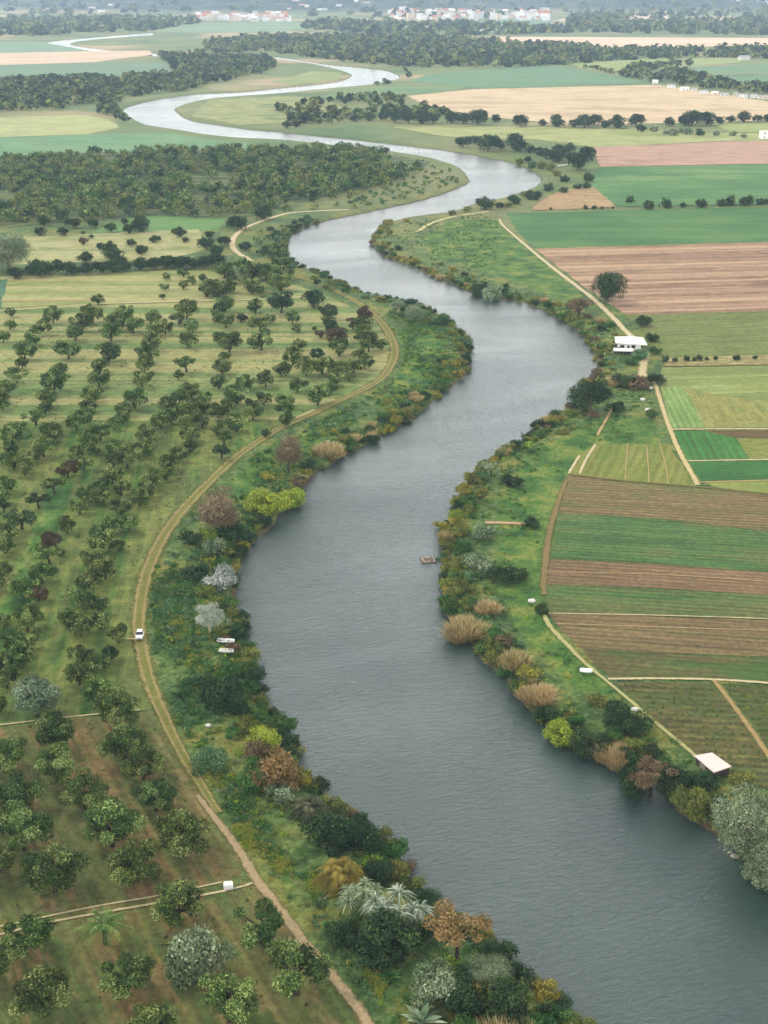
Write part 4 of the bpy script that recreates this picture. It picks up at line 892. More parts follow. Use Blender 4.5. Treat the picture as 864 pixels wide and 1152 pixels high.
# keep at most the 300 largest of a kind as things, the rest merge into one mass each
CN = dict(dark='dark green', olive='olive', green='fresh green', gold='golden olive', lime='yellow-green', blue='blue-green', tan='straw-coloured', brown='brown', orange='orange-brown', grey='grey-green', orchard='green', orchard_red='reddish brown', orchard_pale='pale grey-green')
stuffed = []
def cap(sel, nmax):
    ps = sorted([p_ for p_ in PLANTS if sel(p_)], key=lambda p_: -p_['w'])
    for p_ in ps[nmax:]: p_['stuff'] = True
cap(lambda p_: p_['name'] == 'fruit_tree', 300)
cap(lambda p_: 'lab2' in p_ and p_['lab2'][0] == 'left', 290); cap(lambda p_: 'lab2' in p_ and p_['lab2'][0] == 'right', 290)
# labels: orchard trees by their cross row counted from the front, and their place from the track
ot = sorted([p_ for p_ in PLANTS if p_['name'] == 'fruit_tree' and not p_.get('stuff')], key=lambda p_: p_['y'])
rows, cur = [], []
for p_ in ot:
    if cur and p_['y'] - cur[0]['y'] > 5.5 + .022*p_['y']: rows.append(cur); cur = []
    cur.append(p_)
rows.append(cur)
for ri, rw in enumerate(rows):
    for k, p_ in enumerate(sorted(rw, key=lambda p_: -p_['x'])):
        look = {'orchard': 'green', 'dark': 'dark green', 'orchard_red': 'reddish brown', 'orchard_pale': 'pale silvery', 'grey': 'grey-green bushy'}[p_['mat']]
        look += ' low-spreading' if p_['shape'] == 'spreading' else ''
        p_['label'] = '%s fruit tree, %s from the right in the %s cross row' % (look, ordinal(k+1), ordinal(ri+1))
from collections import defaultdict
gr = defaultdict(list)
for p_ in PLANTS:
    if 'lab' in p_: gr[(p_['lab'], p_['mat'])].append(p_)
used_l = set()
for (lb, mt), ps in gr.items():
    for k, p_ in enumerate(sorted(ps, key=lambda p_: p_['px'])):
        first = lb.split()[0]
        base = lb if first in CN.get(mt, '') or mt in ('dark',) and first == 'dark' else CN.get(mt, '') + ' ' + ' '.join(w_ for w_ in lb.split() if w_ not in ('dark', 'pale', 'grey', 'green', 'loose'))
        p_['label'] = '%s, %s from the left' % (base, ordinal(k+1))
gr = defaultdict(list)
for p_ in PLANTS:
    if 'lab2' in p_ and not p_.get('stuff'): gr[p_['lab2']].append(p_)
for (side, mt, row), ps in gr.items():
    where = ('at the waterline of the %s bank' if row == 0 else 'just behind the %s shoreline' if row == 1 else 'in the grass behind the %s bank') % side
    for k, p_ in enumerate(sorted(ps, key=lambda p_: p_['y'])):
        p_['label'] = '%s %s %s, %s of these upstream' % (CN[mt], 'grass clump' if mt == 'tan' else 'shrub', where, ordinal(k+1))
SM = []
for k, p_ in enumerate(PLANTS):
    if p_.get('stuff'): SM.append(p_)
    else: make_plant(p_, k)
def mass(name, items, mats, label=None):
    """merge small plants into one mesh of foliage; items: (x, y, z, radius, matname, shape)"""
    acc = []; mi = []
    order = list(mats)
    for (x, y, z, r_, mt, me_) in items:
        V0, F0, T0 = me_
        a = rng.uniform(0, 6.28); ca, sa = math.cos(a), math.sin(a)
        V = V0 @ np.array([[ca, sa, 0], [-sa, ca, 0], [0, 0, 1]])*r_ + np.array([x, y, z])
        acc.append((V, F0, T0)); mi.append(np.full(len(F0), order.index(mt)))
    V, F, T = merge(acc)
    me = vmesh(name, (V, F, T), None)
    for q in order: me.materials.append(LM[q])
    me.polygons.foreach_set('material_index', np.concatenate(mi).astype(np.int32)); me.update()
    o = link(name, me); tag(o, kind='stuff', label=label, cat='vegetation'); return o
def lowp(nl_, leaf, H=1.6, z0=.2, ncl=8, clr=(.32, .5), n_=6, seed=0, **k):
    o = []
    for i in range(n_):
        V, F, T, cen = crown(np.random.default_rng(500+seed*10+i), H, z0, ncl, nl_, leaf, clr, spread=.65, **k); o.append((V, F, T))
    return o
LP_shrub = lowp(70, .24, 1.0, 0, seed=1); LP_tree = lowp(110, .22, 1.6, .15, seed=2); LP_far = lowp(44, .34, 1.3, .05, 6, seed=3, sprig=0); LP_vfar = lowp(18, .52, 1.1, .05, 5, seed=4, sprig=0)
if SM:
    mass('distant_shrubs', [(p_['x'], p_['y'], ground_z(p_['x'], p_['y']), p_['s'], p_['mat'] if p_['mat'] in CN else 'dark', LP_shrub[i % 6]) for i, p_ in enumerate(SM)], list(CN), 'small distant shrubs and fruit trees along the far banks')
# ================================================================== WOODS
def inpoly_px(poly, n_, pad=0):
    """uniform ground points inside a pixel polygon"""
    Q = np.array([G(a, b_) for a, b_ in poly]); lo, hi = Q.min(0), Q.max(0)
    P = rng.uniform(lo, hi, (n_, 2)); P = P[inside(P, Q)]; return P
def wood(name, poly, spacing, rad, mats, prs, lp, label, thin=0.0, hh=(.8, 1.3)):
    Q = np.array([G(a, b_) for a, b_ in poly]); lo, hi = Q.min(0), Q.max(0)
    n_ = int((hi[0]-lo[0])*(hi[1]-lo[1])/spacing**2); P = rng.uniform(lo, hi, (n_, 2)); P = P[inside(P, Q)]
    if thin:
        k = np.sin(P[:, 0]/31+P[:, 1]/70)+np.sin(P[:, 0]/57-P[:, 1]/43+1)+np.sin(P[:, 0]/13+P[:, 1]/120)*.6
        P = P[k + rng.normal(0, .7, len(P)) > thin-1.6]
    d = sdist(P); P = P[d > 6]
    hz0 = hills(P[:, 0], P[:, 1])
    its = [(x, y, float(zz_) , rng.uniform(*rad), str(rng.choice(mats, p=prs)), lp[int(rng.integers(6))]) for (x, y), zz_ in zip(P, hz0)]
    print(name, len(its))
    return its
W = []
mx_, pr_ = ['wood', 'dark', 'olive', 'orchard', 'green'], [.38, .28, .10, .20, .04]
W += wood('w1', [(-40,182),(60,178),(120,172),(190,171),(280,170),(390,168),(430,173),(486,186),(470,197),(420,212),(360,225),(300,236),(270,246),(225,245),(170,243),(90,250),(-40,255)], 8.6, (3.0, 5.6), mx_, pr_, LP_tree, '', .12)
W += wood('w1b', [(270,246),(420,212),(440,215),(370,240),(330,236),(290,252),(262,268),(250,262)], 13, (2.5, 4), mx_, pr_, LP_shrub, '', .9)
W += wood('w1c', [(310,262),(330,296),(300,300),(285,280),(290,262)], 13, (2.5, 4), mx_, pr_, LP_shrub, '', .6)
W += wood('w1d', [(486,186),(523,196),(518,209),(470,222),(420,231),(380,240),(330,246),(400,222),(440,208)], 9, (1.3, 2.8), ['green','olive','dark','orchard'], [.4,.3,.15,.15], LP_shrub, '', 1.1)
wo = mass('woodland', W, mx_, 'broad mixed woodland inside the river loop on the left'); W = []
W += wood('w2', [(-60,93),(110,89),(195,85),(225,80),(300,70),(312,75),(290,83),(200,104),(120,112),(80,124),(-60,131)], 13, (5, 9), mx_, pr_, LP_far, '', .1)
W += wood('w2b', [(175,62),(230,60),(300,66),(310,72),(230,80),(200,84),(185,68)], 16, (6, 10), mx_, pr_, LP_far, '', .0)
W += wood('w2c', [(110,112),(135,108),(132,124),(150,140),(110,128)], 14, (4, 7), mx_, pr_, LP_far, '', .3)
W += wood('w2d', [(310,123),(410,108),(440,110),(470,118),(520,132),(520,138),(440,136),(330,142)], 15, (4, 7.5), mx_, pr_, LP_far, '', .9)
W += wood('w2e', [(415,98),(440,92),(470,85),(450,76),(462,84),(436,96)], 15, (4, 7), mx_, pr_, LP_far, '', .5)
W += wood('w4', [(230,48),(300,42),(400,42),(455,42),(545,47),(700,57),(864,55),(920,54),(920,64),(864,66),(740,66),(640,72),(590,76),(500,76),(450,75),(400,72),(330,62),(300,58),(230,60)], 24, (8, 13), mx_, pr_, LP_vfar, '', .15)
W += wood('w4b', [(715,74),(760,79),(790,88),(864,96),(920,99),(920,106),(864,108),(790,100),(738,92),(700,82)], 17, (5, 9), mx_, pr_, LP_far, '', .6)
W += wood('w4c', [(640,73),(655,74),(735,92),(728,93)], 14, (4, 6), mx_, pr_, LP_far, '', .2)
W += wood('w4e', [(735,76),(742,69),(782,72),(780,75)], 18, (5, 8), mx_, pr_, LP_far, '', .3)
wood2 = mass('riverside_woods', W, mx_, 'dark woods along the far meanders of the river'); W = []
W += wood('w5', [(-60,22),(60,22),(170,21),(222,20),(222,26),(160,37),(100,36),(60,40),(-60,44)], 38, (11, 18), mx_, pr_, LP_vfar, '', .8)
W += wood('w5b', [(335,26),(432,27),(500,27),(617,32),(640,27),(760,26),(864,24),(940,24),(940,38),(800,40),(740,38),(640,37),(470,42),(400,38),(335,33)], 40, (12, 19), mx_, pr_, LP_vfar, '', .75)
W += wood('w5c', [(640,22),(680,18),(700,18),(690,30),(640,34)], 24, (12, 18), mx_, pr_, LP_vfar, '', .0)
W += wood('w6', [(-60,4),(300,4),(940,4),(940,24),(500,22),(225,15),(-60,20)], 85, (13, 24), mx_, pr_, LP_vfar, '', 2.0)
mass('distant_woods', W, mx_, 'dark woods and tree belts on the plain below the hills')
# low scrub and herbs between the track and the river
def scat(poly, n_, rad, mats, prs, dmin=2.0):
    P = inpoly_px(poly, n_); d = sdist(P); k = (d > dmin); P = P[k]; d = d[k]
    pz_ = zprof(d)
    den = np.sin(P[:, 0]/7.3+P[:, 1]/11)+np.sin(P[:, 0]/4.1-P[:, 1]/17+2)
    k = den + rng.normal(0, .8, len(P)) > -.4
    return [(x, y, z, rng.uniform(*rad), str(rng.choice(mats, p=prs)), LP_herb[int(rng.integers(8))]) for (x, y), z in zip(P[k], pz_[k])]
LP_herb = []
for i in range(8):
    rg = np.random.default_rng(900+i); V, F, T, cen = crown(rg, .55, 0, 9, 90, .15, (.25, .45), spread=.75, up=.6); LP_herb.append((V, F, T))
HZL = [(430,362),(455,385),(455,405),(440,430),(415,446),(390,458),(350,476),(318,492),(285,513),(260,532),(232,560),(212,582),(192,612),(176,645),(170,675),(168,705),(173,738),(182,772),(198,808),(217,845),(243,888),(264,930),(290,972),(325,1012),(365,1062),(402,1105),(435,1152),(470,1210),(660,1210),(600,1100),(480,1010),(380,910),(320,820),(292,765),(280,705),(268,670),(285,615),(330,560),(450,480),(530,420),(520,375),(450,338)]
hm = ['green', 'blue', 'olive', 'dark', 'lime', 'grey']
SC = scat(HZL, 20000, (.5, 1.5), hm, [.40, .22, .20, .04, .10, .04])
HZR = [(545,332),(600,345),(650,372),(690,400),(715,430),(735,450),(745,490),(670,498),(645,510),(632,535),(620,565),(606,600),(602,660),(606,690),(632,730),(676,768),(710,800),(770,850),(800,880),(800,930),(700,850),(610,790),(540,730),(505,680),(505,610),(525,550),(600,490),(672,430),(665,385),(600,338),(480,300),(425,270),(450,250),(540,240),(560,250),(560,300)]
SC += scat(HZR, 6500, (.4, 1.25), hm, [.56, .08, .20, .06, .06, .04])
SC += scat([(168,650),(190,620),(215,600),(235,640),(215,700),(235,760),(262,800),(240,860),(215,838),(192,790),(176,740)], 2300, (.7, 1.7), ['blue','green','dark','olive'], [.45,.33,.08,.14])
SC += scat([(225,860),(245,850),(300,930),(330,960),(300,960),(262,920)], 900, (.7, 1.5), ['blue','green','lime','olive'], [.3,.35,.15,.2])
for q in ([(228,868),(262,872),(275,895),(240,890)], [(205,720),(228,745),(236,790),(215,770)], [(262,930),(285,928),(300,950),(275,955)], [(300,955),(330,968),(335,990),(310,980)], [(190,690),(212,700),(215,725),(192,712)], [(350,980),(368,1000),(360,1015),(345,1000)], [(415,1085),(435,1100),(428,1120),(412,1105)]):
    SC += scat(q, 900, (.4, .9), ['gold','lime','olive'], [.5,.3,.2])
hm = hm + ['gold']
for Pl, sg in ((LW, 1), (RW, -1)):       # low tangled growth that ties the bank shrubs together
    nr = normals(Pl)*sg
    k = (Pl[:, 1] > 90) & (Pl[:, 1] < 700)
    for (x, y), (a_, b_) in zip(Pl[k], nr[k]):
        for _ in range(4):
            o_ = rng.uniform(.2, 1)**1.3*13 if _ else rng.uniform(.1, 2); X_, Y_ = x+a_*o_+rng.normal(0, 2), y+b_*o_+rng.normal(0, 2)
            SC.append((X_, Y_, None, rng.uniform(.8, 2.0), str(rng.choice(hm, p=[.27, .12, .30, .14, .07, .03, .07])), LP_herb[int(rng.integers(8))]))
zs_ = sdist(np.array([q[:2] for q in SC])); zz_ = zprof(zs_)
SC = [(q[0], q[1], max(float(z_), WZ), q[3], q[4], q[5]) for q, z_, d_ in zip(SC, zz_, zs_) if d_ > .15]
mass('riverside_herbs', SC, hm, 'knee-high herbs and scrub between the fields and the river')
# grass tussocks under the orchard trees
TU = scat([(-30,360),(300,345),(430,385),(400,435),(330,472),(250,520),(190,580),(158,640),(148,705),(160,775),(215,880),(270,985),(300,1020),(400,1150),(-30,1200)], 7000, (.25, .6), ['olive', 'green', 'dark'], [.4, .4, .2])
RVU = np.array([math.cos(RV), math.sin(RV)]); RVN = np.array([-RVU[1], RVU[0]]); VG = []
for poly, mats_, pr2 in (([(693,770),(797,770),(820,795),(848,832),(866,860),(830,870),(788,848),(745,815)], ['orchard','green','olive'], [.5,.3,.2]), ([(816,772),(864,774),(900,778),(900,900),(876,850),(842,803)], ['green','orchard','lime'], [.6,.3,.1])):
    Q = np.array([G(a, b_) for a, b_ in poly]); cc = Q.mean(0)
    for i in range(-30, 31):
        for j in range(-60, 61):
            P_ = cc + RVN*i*2.4 + RVU*(j*1.25+rng.normal(0, .25))
            if inside(P_[None], Q)[0] and rng.random() < .82: VG.append((P_[0], P_[1], .03, rng.uniform(.45, .75), str(rng.choice(mats_, p=pr2)), LP_herb[int(rng.integers(8))]))
mass('vegetable_rows', VG, ['orchard','green','olive','lime'], 'low vegetable plants in rows on the fields beside the shed')
mass('orchard_tussocks', TU, ['olive', 'green', 'dark'], 'tussocks of grass on the orchard floor')
# ================================================================== BUILDINGS AND SMALL THINGS
white = plain('white_paint', (.74,.72,.70,1), .5, .05, .6); offw = plain('limewash', (.55,.52,.48,1), .8, .12, .8); roofw = plain('pale_roof', (.66,.60,.57,1), .7, .10, .35)
darkw = plain('dark_timber', c(62,50,44), .8, .3, 2); wood_ = plain('weathered_wood', c(122,112,96), .85, .3, 2.5); glass, _t, _b = new_mat('glass', .1, .5); _b.inputs['Base Color'].default_value = (.02,.025,.03,1)
tyre = plain('tyre_rubber', (.02,.02,.02,1), .8, .1, 5); metal = plain('grey_metal', (.3,.3,.3,1), .4, .1, 5); terr = plain('terracotta', c(170,110,84), .8, .2, .1); greyr = plain('grey_roof', c(150,146,142), .7, .15, .2)
earth = plain('beaten_earth', c(158,132,104), .9, .2, .5); redb = plain('red_clay', c(118,82,60), .9, .25, .8)
def thing(name, label, cat, px, py, rz=0, group=None, z=0, dz=0):
    x, y = G(px, py, z); o = empty(name, (x, y, (ground_z(x, y) if z == 0 else z)+dz), rz); tag(o, label, cat, group); return o
# white house with a wide pale roof and a porch
h = thing('house', 'white house with a wide pale roof at the end of the lane', 'house', 708, 394, R(-6))
mb = MB(); mb.box(-4.8, 4.8, 0, 8.5, 0, 3.3)
mb.build('wall', white, h, bevel=.05)
mb = MB(); e, ri = 3.15, 4.9
v = [(-6.2,-1.0,e+.2),(7.4,-1.6,e-.1),(6.4,9.8,e+.2),(-6.0,9.8,e+.2),(-2.4,4.6,ri),(2.9,4.8,ri)]
v2 = [(a,b_,z_-.22) for a,b_,z_ in v]
mb.poly(v+v2, [(0,1,5,4),(1,2,5),(2,3,4,5),(3,0,4),(6,10,11,7),(7,11,8),(8,11,10,9),(9,10,6),(0,6,7,1),(1,7,8,2),(2,8,9,3),(3,9,6,0)])
rf = mb.build('roof', roofw, h); mb = MB(); mb.box(-.35,.35,5.0,5.7,4.3,5.7); mb.build('chimney', offw, rf)
for k, x in enumerate((-3.1, 1.6)):
    mb = MB(); mb.box(x-.85, x+.85, -.06, .05, 1.0, 2.2); wn = mb.build('window', glass, h)
    mb = MB(); mb.box(x-1.0, x+1.0, -.12, -.003, 2.203, 2.32); mb.box(x-1.0, x+1.0, -.12, -.003, .88, .997); mb.box(x-.04, x+.04, -.09, -.062, 1.0, 2.2); mb.build('frame', wood_, wn)
mb = MB(); mb.box(-.95, .05, -.07, .04, 0.02, 2.1); d = mb.build('door', darkw, h); mb = MB(); mb.box(-.12,-.04,-.13,-.07,1.0,1.08); mb.build('handle', metal, d)
for x in (-5.4, 6.2):
    mb = MB(); mb.tube((x, -1.0, 0), (x, -1.0, e), .09, .09, 8); mb.build('porch_post', wood_, h)
mb = MB(); mb.box(-4.7, 5.5, -2.9, -.15, 0.0, .22); mb.build('terrace', earth, h)
mb = MB(); mb.box(-5.6,-.1, -7.2,-4.8, 2.1, 2.32); 
lt = thing('lean_to', 'low open lean-to with a thin white roof below the house', 'shed', 701, 399, R(-6))
mb = MB(); mb.poly([(-4.2,-1.4,2.0),(4.2,-1.4,2.0),(4.2,1.4,2.5),(-4.2,1.4,2.5),(-4.2,-1.4,1.85),(4.2,-1.4,1.85),(4.2,1.4,2.35),(-4.2,1.4,2.35)], [(0,1,2,3),(7,6,5,4),(0,4,5,1),(1,5,6,2),(2,6,7,3),(3,7,4,0)]); mb.build('roof', white, lt)
for x in (-3.9, 0, 3.9):
    for y in (-1.2, 1.2):
        mb = MB(); mb.tube((x, y, 0), (x, y, 1.86+.09*(y+1.4)*1.8), .07, .07, 6); mb.build('post', wood_, lt)
mb = MB(); mb.box(-3.8, 3.8, 1.05, 1.13, 0, 1.9); mb.build('back_panel', darkw, lt)
cr_ = thing('crate', 'pale crate on the yard between house and lean-to', 'crate', 719, 396, R(10)); mb = MB()
for k in range(4): mb.box(-1.0, 1.0, -.75, .75, .05+k*.32, .29+k*.32)
mb.box(-.95,.95,-.7,.7,.0,1.25); mb.build('boards', offw, cr_); mb = MB(); mb.box(-1.05,1.05,-.8,.8,1.28,1.36); mb.build('lid', roofw, cr_)
# shed with a pale flat roof, lower right
P4 = [np.array(G(a, b_, 1.9)) for a, b_ in ((781,850),(801,846.5),(823,862),(803,869))]
ctr = sum(P4)/4; sh = empty('shed', (ctr[0], ctr[1], 0)); tag(sh, 'long shed with a flat pale pink roof beside the big willow', 'shed')
mb = MB(); q = [p_-ctr for p_ in P4]
def prism(mb, q, z0, z1, f=1.0): mb.poly([(a*f, b_*f, z0) for a, b_ in q]+[(a*f, b_*f, z1) for a, b_ in q], [(3,2,1,0),(4,5,6,7),(0,1,5,4),(1,2,6,5),(2,3,7,6),(3,0,4,7)])
prism(mb, q, 1.74, 1.9); rfo = mb.build('roof', plain('shed_roof', c(196,178,168), .6, .06, .5), sh); mb = MB()
for i in range(7):
    t0 = (i+.5)/7; a = q[0]*(1-t0)+q[3]*t0; b_ = q[1]*(1-t0)+q[2]*t0; d_ = (q[3]-q[0])/np.linalg.norm(q[3]-q[0])*.05
    mb.poly([(a-d_)[0:2].tolist()+[1.903], (b_-d_)[0:2].tolist()+[1.903], (b_+d_)[0:2].tolist()+[1.903], (a+d_)[0:2].tolist()+[1.903], (a-d_)[0:2].tolist()+[1.94], (b_-d_)[0:2].tolist()+[1.94], (b_+d_)[0:2].tolist()+[1.94], (a+d_)[0:2].tolist()+[1.94]], [(0,1,2,3),(7,6,5,4),(0,4,5,1),(1,5,6,2),(2,6,7,3),(3,7,4,0)])
mb.build('roof_seam', roofw, rfo)
mb = MB(); prism(mb, q, 0, 1.737, .9); mb.build('wall', darkw, sh)
mb = MB(); a, b_ = q[0]*.9, q[3]*.9; n_ = np.array([-(b_-a)[1], (b_-a)[0]]); n_ = n_/np.linalg.norm(n_)*(.05 if np.dot(np.array([-(b_-a)[1], (b_-a)[0]]), a) > 0 else -.05)
u0, u1 = a*.75+b_*.25, a*.45+b_*.55; mb.poly([(*u0,0.02),(*u1,0.02),(*u1,1.6),(*u0,1.6),(*(u0+n_),0.02),(*(u1+n_),0.02),(*(u1+n_),1.6),(*(u0+n_),1.6)], [(0,1,2,3),(7,6,5,4),(0,4,5,1),(1,5,6,2),(2,6,7,3),(3,7,4,0)]); mb.build('door', wood_, sh)
# white car on the track, seen from the front
car = thing('car', 'small white car with dark windscreen driving towards us on the dirt track', 'car', 157.5, 718, R(3), dz=.42)
def loft(sec, name, mat, par):
    mb = MB(); k = len(sec[0]); vs = [p_ for s_ in sec for p_ in s_]
    fs = [(i*k+j, i*k+(j+1) % k, (i+1)*k+(j+1) % k, (i+1)*k+j) for i in range(len(sec)-1) for j in range(k)]
    mb.poly(vs, fs+[tuple(range(k))[::-1], tuple(range((len(sec)-1)*k, len(sec)*k))]); return mb.build(name, mat, par, True, .03)
def ring(y, w_, z0, z1, r_=.75): return [(-w_,y,z0),(w_,y,z0),(w_*1.02,y,(z0+z1)/2),(w_*r_*1.15,y,z1),(-w_*r_*1.15,y,z1),(-w_*1.02,y,(z0+z1)/2)]
loft([ring(-2.0,.72,.35,.72),ring(-1.9,.84,.28,.86),ring(-1.0,.88,.25,.98),ring(1.2,.88,.25,1.0),ring(1.9,.84,.28,.95),ring(2.05,.74,.4,.85)], 'body', white, car)
def cab(y, w_, z): return [(-w_, y, z), (w_, y, z)]
mb = MB(); mb.poly([(-.80,-.95,.97),(.80,-.95,.97),(.64,-.25,1.47),(-.64,-.25,1.47),(-.80,1.7,.96),(.80,1.7,.96),(.64,1.15,1.47),(-.64,1.15,1.47)], [(0,1,2,3),(5,4,7,6),(1,5,6,2),(4,0,3,7)]); cabin = mb.build('window', glass, car)
mb = MB(); mb.box(-.66,.66,-.30,1.2,1.47,1.53); mb.build('roof', white, car, bevel=.02)
for sx in (-1, 1):
    for y in (-1.25, 1.25):
        mb = MB(); mb.tube((sx*.70, y, .32), (sx*.90, y, .32), .32, .32, 16); wh = mb.build('wheel', tyre, car); mb = MB(); mb.tube((sx*.90, y, .32), (sx*.915, y, .32), .19, .17, 12); mb.build('rim', metal, wh)
    mb = MB(); mb.box(sx*.6-.14, sx*.6+.14, -2.03, -1.93, .58, .74); mb.build('headlight', plain('lamp_glass', (.7,.7,.72,1), .15), car)
    mb = MB(); mb.box(sx*.95-.08, sx*.95+.08, -.8, -.68, .95, 1.08); mb.build('mirror', white, car)
mb = MB(); mb.box(-.45,.45,-2.05,-1.97,.42,.56); mb.build('grille', darkw, car); mb = MB(); mb.box(-.7,.7,-2.08,-1.98,.30,.38); mb.build('bumper', metal, car)
# plank across the track
pl = thing('plank', 'pale wooden plank lying across the dirt track beside the car', 'plank', 150, 720.5, R(-4), dz=.44); mb = MB()
mb.box(-1.6,1.6,-.2,.0,0,.10); mb.box(-1.55,1.62,.012,.2,0,.09); mb.build('board', plain('pale_wood', c(196,172,124), .8, .15, 2), pl)
# boats
def boat(px, py, L_, rz, label, hull, cat='boat'):
    o = thing('rowing_boat', label, cat, px, py, rz, 'boats', dz=.45)
    sec = []
    for i in range(9):
        t_ = i/8; wd = .95*math.sin(math.pi*(.12+.80*t_))**.6; sh_ = .55+.22*abs(t_-.45)**1.5*2
        x = (t_-.5)*L_
        sec.append([(x, -wd, sh_), (x, -wd*.75, .2), (x, 0, .02+.12*abs(t_-.5)), (x, wd*.75, .2), (x, wd, sh_), (x, wd*.86, sh_-.01), (x, wd*.6, .27), (x, 0, .13+.12*abs(t_-.5)), (x, -wd*.6, .27), (x, -wd*.86, sh_-.01)])
    loft(sec, 'hull', hull, o)
    for x in (-.22, .05, .3):
        mb = MB(); mb.box(x*L_-.12, x*L_+.12, -.5, .5, .40, .45); mb.build('seat', hull, o)
    return o
boat(254, 722.5, 4.2, R(-6), 'white rowing boat on the left bank, the upper of two', white); boat(254.5, 735, 3.6, R(-8), 'white rowing boat on the left bank, the lower of two', offw)
b3 = boat(659, 758, 2.9, R(-10), 'white rowing boat lying in the grass beside the right footpath', white)
boat(545, 0, 1, 0, '', white) if False else None
cl_ = thing('clay_heap', 'low heap of reddish clay above the two rowing boats', 'heap', 254, 716)
mb = MB(); rg = np.random.default_rng(3)
for i in range(7):
    a = i*.9; rr_ = 1.1+.3*math.sin(i*2.1)
    cx_, cy_ = (i-3)*.55, rg.normal(0, .3); k = 8
    ring0 = [(cx_+rr_*math.cos(2*math.pi*j/k), cy_+rr_*.8*math.sin(2*math.pi*j/k), 0) for j in range(k)]; ring1 = [(cx_+rr_*.5*math.cos(2*math.pi*j/k+.2), cy_+rr_*.4*math.sin(2*math.pi*j/k), .35+rg.uniform(0,.15)) for j in range(k)]
    mb.poly(ring0+ring1+[(cx_,cy_,.55+.1*math.sin(i))], [(j,(j+1)%k,k+(j+1)%k,k+j) for j in range(k)]+[(k+j,k+(j+1)%k,2*k) for j in range(k)])
mb.build('earth', redb, cl_, True)
# raft of logs
rx, ry = G(482, 630.5, WZ); ra = empty('raft', (rx, ry, WZ), R(8)); tag(ra, 'grey raft of logs moored on the water at the right bank', 'raft')
mb = MB()
for i in range(9): mb.tube((-2.1+.1*math.sin(i*3), -1.6+i*.4, .12), (2.1+.15*math.cos(i*2), -1.6+i*.4, .14), .19, .17, 8)
mb.build('log_deck', wood_, ra, True)
for x in (-1.5, 0, 1.5):
    mb = MB(); mb.tube((x, -1.9, .36), (x, 1.9, .36), .1, .1, 6); mb.build('crossbeam', plain('pale_beam', c(170,162,146), .8, .2, 2), ra)
for x, y in ((-1.9,-1.7),(-1.9,1.6),(1.9,1.6),(1.9,-1.7)):
    mb = MB(); mb.tube((x, y, -.6), (x, y, 1.05), .11, .09, 7); mb.build('mooring_post', darkw, ra)
mb = MB(); mb.box(-1.0,.4,-.5,.6,.47,.85); mb.box(-.95,.35,-.45,.55,.85,.92); mb.build('locker', wood_, ra)
# white tank at the end of the footpath in the orchard
tk = thing('water_tank', 'white rounded water tank at the end of the orchard footpaths', 'tank', 257, 999.5, R(8))
mb = MB(); mb.box(-.85,.85,-.65,.65,0,1.25); mb.build('tank_body', white, tk, bevel=.3)
mb = MB(); mb.tube((.2,0,1.22),(.2,0,1.36),.28,.26,14); mb.build('lid', offw, tk); mb = MB(); mb.tube((.9,-.3,.25),(1.5,-.45,.12),.07,.07,8); mb.build('outlet_pipe', metal, tk)
def stone(px, py, r_, label, mat=offw):
    x, y = G(px, py); rg = np.random.default_rng(int(px*7)); k = 9; mb = MB(); V = []
    for lv, (f, z_) in enumerate(((.85,0),(1,.35),(.8,.75),(.4,.95))):
        V += [(r_*f*math.cos(6.283*j/k)*(1+rg.normal(0,.08)), r_*f*.75*math.sin(6.283*j/k)*(1+rg.normal(0,.08)), r_*z_*.8*(1+rg.normal(0,.05))) for j in range(k)]
    mb.poly(V, [(l_*k+j, l_*k+(j+1)%k, (l_+1)*k+(j+1)%k, (l_+1)*k+j) for l_ in range(3) for j in range(k)]+[tuple(range(3*k,4*k))])
    o = mb.build('boulder', mat, None, True); o.location = (x, y, ground_z(x, y)); tag(o, label, 'boulder', 'white boulders'); return o
stone(723,450,1.0,'white boulder in the grass, left of the lane fork'); stone(729,462,1.3,'larger white boulder below the first, near the lane'); stone(732,437,.9,'small white boulder closest to the lane fork')
stone(598,677,1.0,'white boulder beside a dark bush at the field corner'); stone(714,799,.9,'pale boulder on the edge of the narrow ditch path'); stone(234,817,.7,'small pinkish boulder near the middle of the left bank') ; stone(266,816,.6,'small salmon boulder above the orange bush', redb)
for k, (px, py, r_) in enumerate([(823,949,.9),(829,953,1.2),(836,957,.9),(842,962,1.1),(736,884,.8),(714,874,.7),(727,883,.8),(787,929,.7)]):
    stone(px, py, r_, 'pale rock at the waterline on the right, %s from the left willow shore' % ordinal(k+1), plain('rock', c(150,140,122), .9, .2, 1.5))
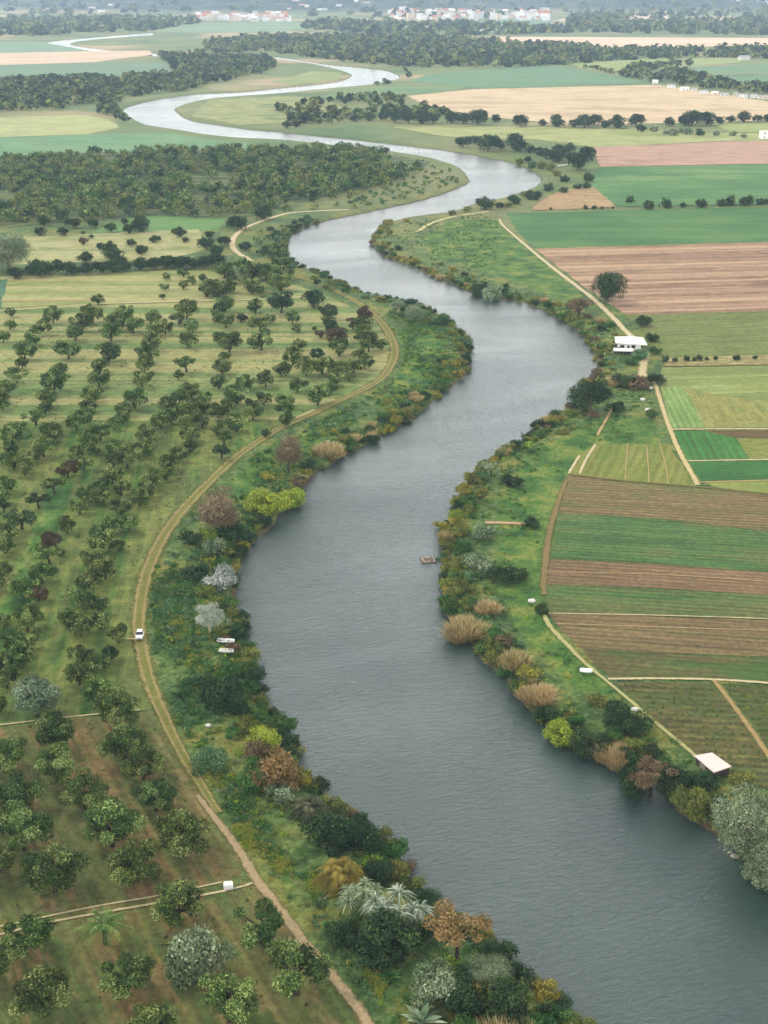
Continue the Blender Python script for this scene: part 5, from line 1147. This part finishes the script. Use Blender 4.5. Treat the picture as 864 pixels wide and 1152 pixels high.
# far sheds and the small towns on the plain
def hut(px, py, wpx, hpx, roof, label, name='house', cat='house', group=None, wm=None, depth=.8, flat=False, rz=None):
    x, y = G(px, py); k = PXM(x, y); w_ = wpx/k/2; hh = hpx/k; d_ = max(w_*depth, 3)
    mb = MB(); e = hh*(1 if flat else .68)
    mb.box(-w_, w_, -d_, d_, 0, e, 0)
    ov = w_*.06
    if flat: mb.box(-w_-ov, w_+ov, -d_-ov, d_+ov, e+.003, e+.35, 1)
    else: mb.poly([(-w_-ov,-d_-ov,e+.01),(w_+ov,-d_-ov,e+.01),(w_+ov,d_+ov,e+.01),(-w_-ov,d_+ov,e+.01),(-w_-ov,0,hh),(w_+ov,0,hh)], [(0,1,5,4),(2,3,4,5),(0,4,3),(1,2,5),(0,3,2,1)], 1)
    nw = max(1, int(w_/2.2)); fl = max(1, int(e/3.4))
    for i in range(nw):
        for j in range(fl):
            x0 = -w_+(i+.5)*2*w_/nw; z0 = (j+.35)*e/fl; mb.box(x0-.6, x0+.6, -d_-.04, -d_+.1, z0, z0+1.4, 2)
    o = mb.build(name, [random.choice([white, offw, white, plainw2]), roof, glass]); o.location = (x, y, float(hills(np.array([x]), np.array([y]))[0])); o.rotation_euler[2] = rng.uniform(-.35, .35) if rz is None else rz
    tag(o, label, cat, group); return o
plainw2 = plain('cream_wall', c(206,190,170), .8, .1, .1)
hut(862,156,14,8,offw,'white farm building at the right edge beside the pinkish field','farm_building','building',flat=True,rz=0)
hut(837,67.5,11,5,greyr,'white farm building alone between the far green fields','farm_building','building',rz=.1)
fh = [(737,94,6),(755,99,9),(770,102,9),(781,103,6),(792,105.5,9),(804,107,7),(815,108.5,9),(827,108,5),(836,109.5,10),(848,110,8),(858,111.5,10)]
for k, (px, py, w_) in enumerate(fh): hut(px, py, w_, 4.2, random.choice([greyr, roofw, greyr]), 'pale farm shed behind the sand-coloured field, %s from the left' % ordinal(k+1), 'farm_shed', 'shed', 'pale farm sheds behind the sand field')
bt = boat(633, 187, 12, R(40), 'white boat among bushes at the upper right bend', white)
nt_ = 0
def town(x0, x1, ytop, ybot, n_, label, group, hp=(2.0, 3.6)):
    pts = sorted([(rng.uniform(x0, x1), rng.uniform(ytop, ybot)) for _ in range(n_)])
    for k, (px, py) in enumerate(pts):
        hut(px, py, rng.uniform(3.2, 8.5), rng.uniform(*hp), random.choice([terr, greyr, roofw, roofw, terr]), '%s, %s from the left' % (label, ordinal(k+1)), 'town_house', 'house', group, flat=rng.random() < .45)
town(222, 326, 18.5, 24.5, 75, 'pale block in the town below the hill', 'blocks of the town below the hill', (3.6, 7.0))
town(438, 618, 15.5, 23.5, 130, 'whitish block in the wide town right of centre', 'blocks of the wide town right of centre', (3.6, 7.0))
town(310, 420, 10, 15, 18, 'pale distant block behind the left town', 'distant blocks behind the left town', (1.6, 2.6))
town(780, 870, 7, 12, 12, 'distant pale block at the top right', 'distant blocks at the top right', (1.6, 2.6))
town(510, 560, 33, 36.5, 12, 'pale block in the hamlet below the wide town', 'blocks of the hamlet below the wide town', (1.8, 2.6))
town(40, 130, 12, 17, 9, 'pale farmhouse on the far left plain', 'farmhouses on the far left plain', (1.6, 2.4))
town(330, 430, 24, 30, 8, 'pale farmhouse on the green plain between the towns', 'farmhouses between the towns', (1.6, 2.4))
# ================================================================== HAZE
m = bpy.data.materials.new('haze_air'); m.use_nodes = True; t = m.node_tree; t.nodes.clear()
o_ = t.nodes.new('ShaderNodeOutputMaterial'); pv = t.nodes.new('ShaderNodeVolumePrincipled'); pv.inputs['Density'].default_value = HAZE
pv.inputs['Color'].default_value = (.60, .78, 1.0, 1); pv.inputs['Anisotropy'].default_value = .2
t.links.new(pv.outputs[0], o_.inputs['Volume'])
mb = MB(); mb.box(-6500, 6500, -400, 16500, -8, 650); hz_ = mb.build('haze', m); tag(hz_, 'thin pale haze over the plain', 'haze', kind='stuff')
print('objects', len(bpy.data.objects))
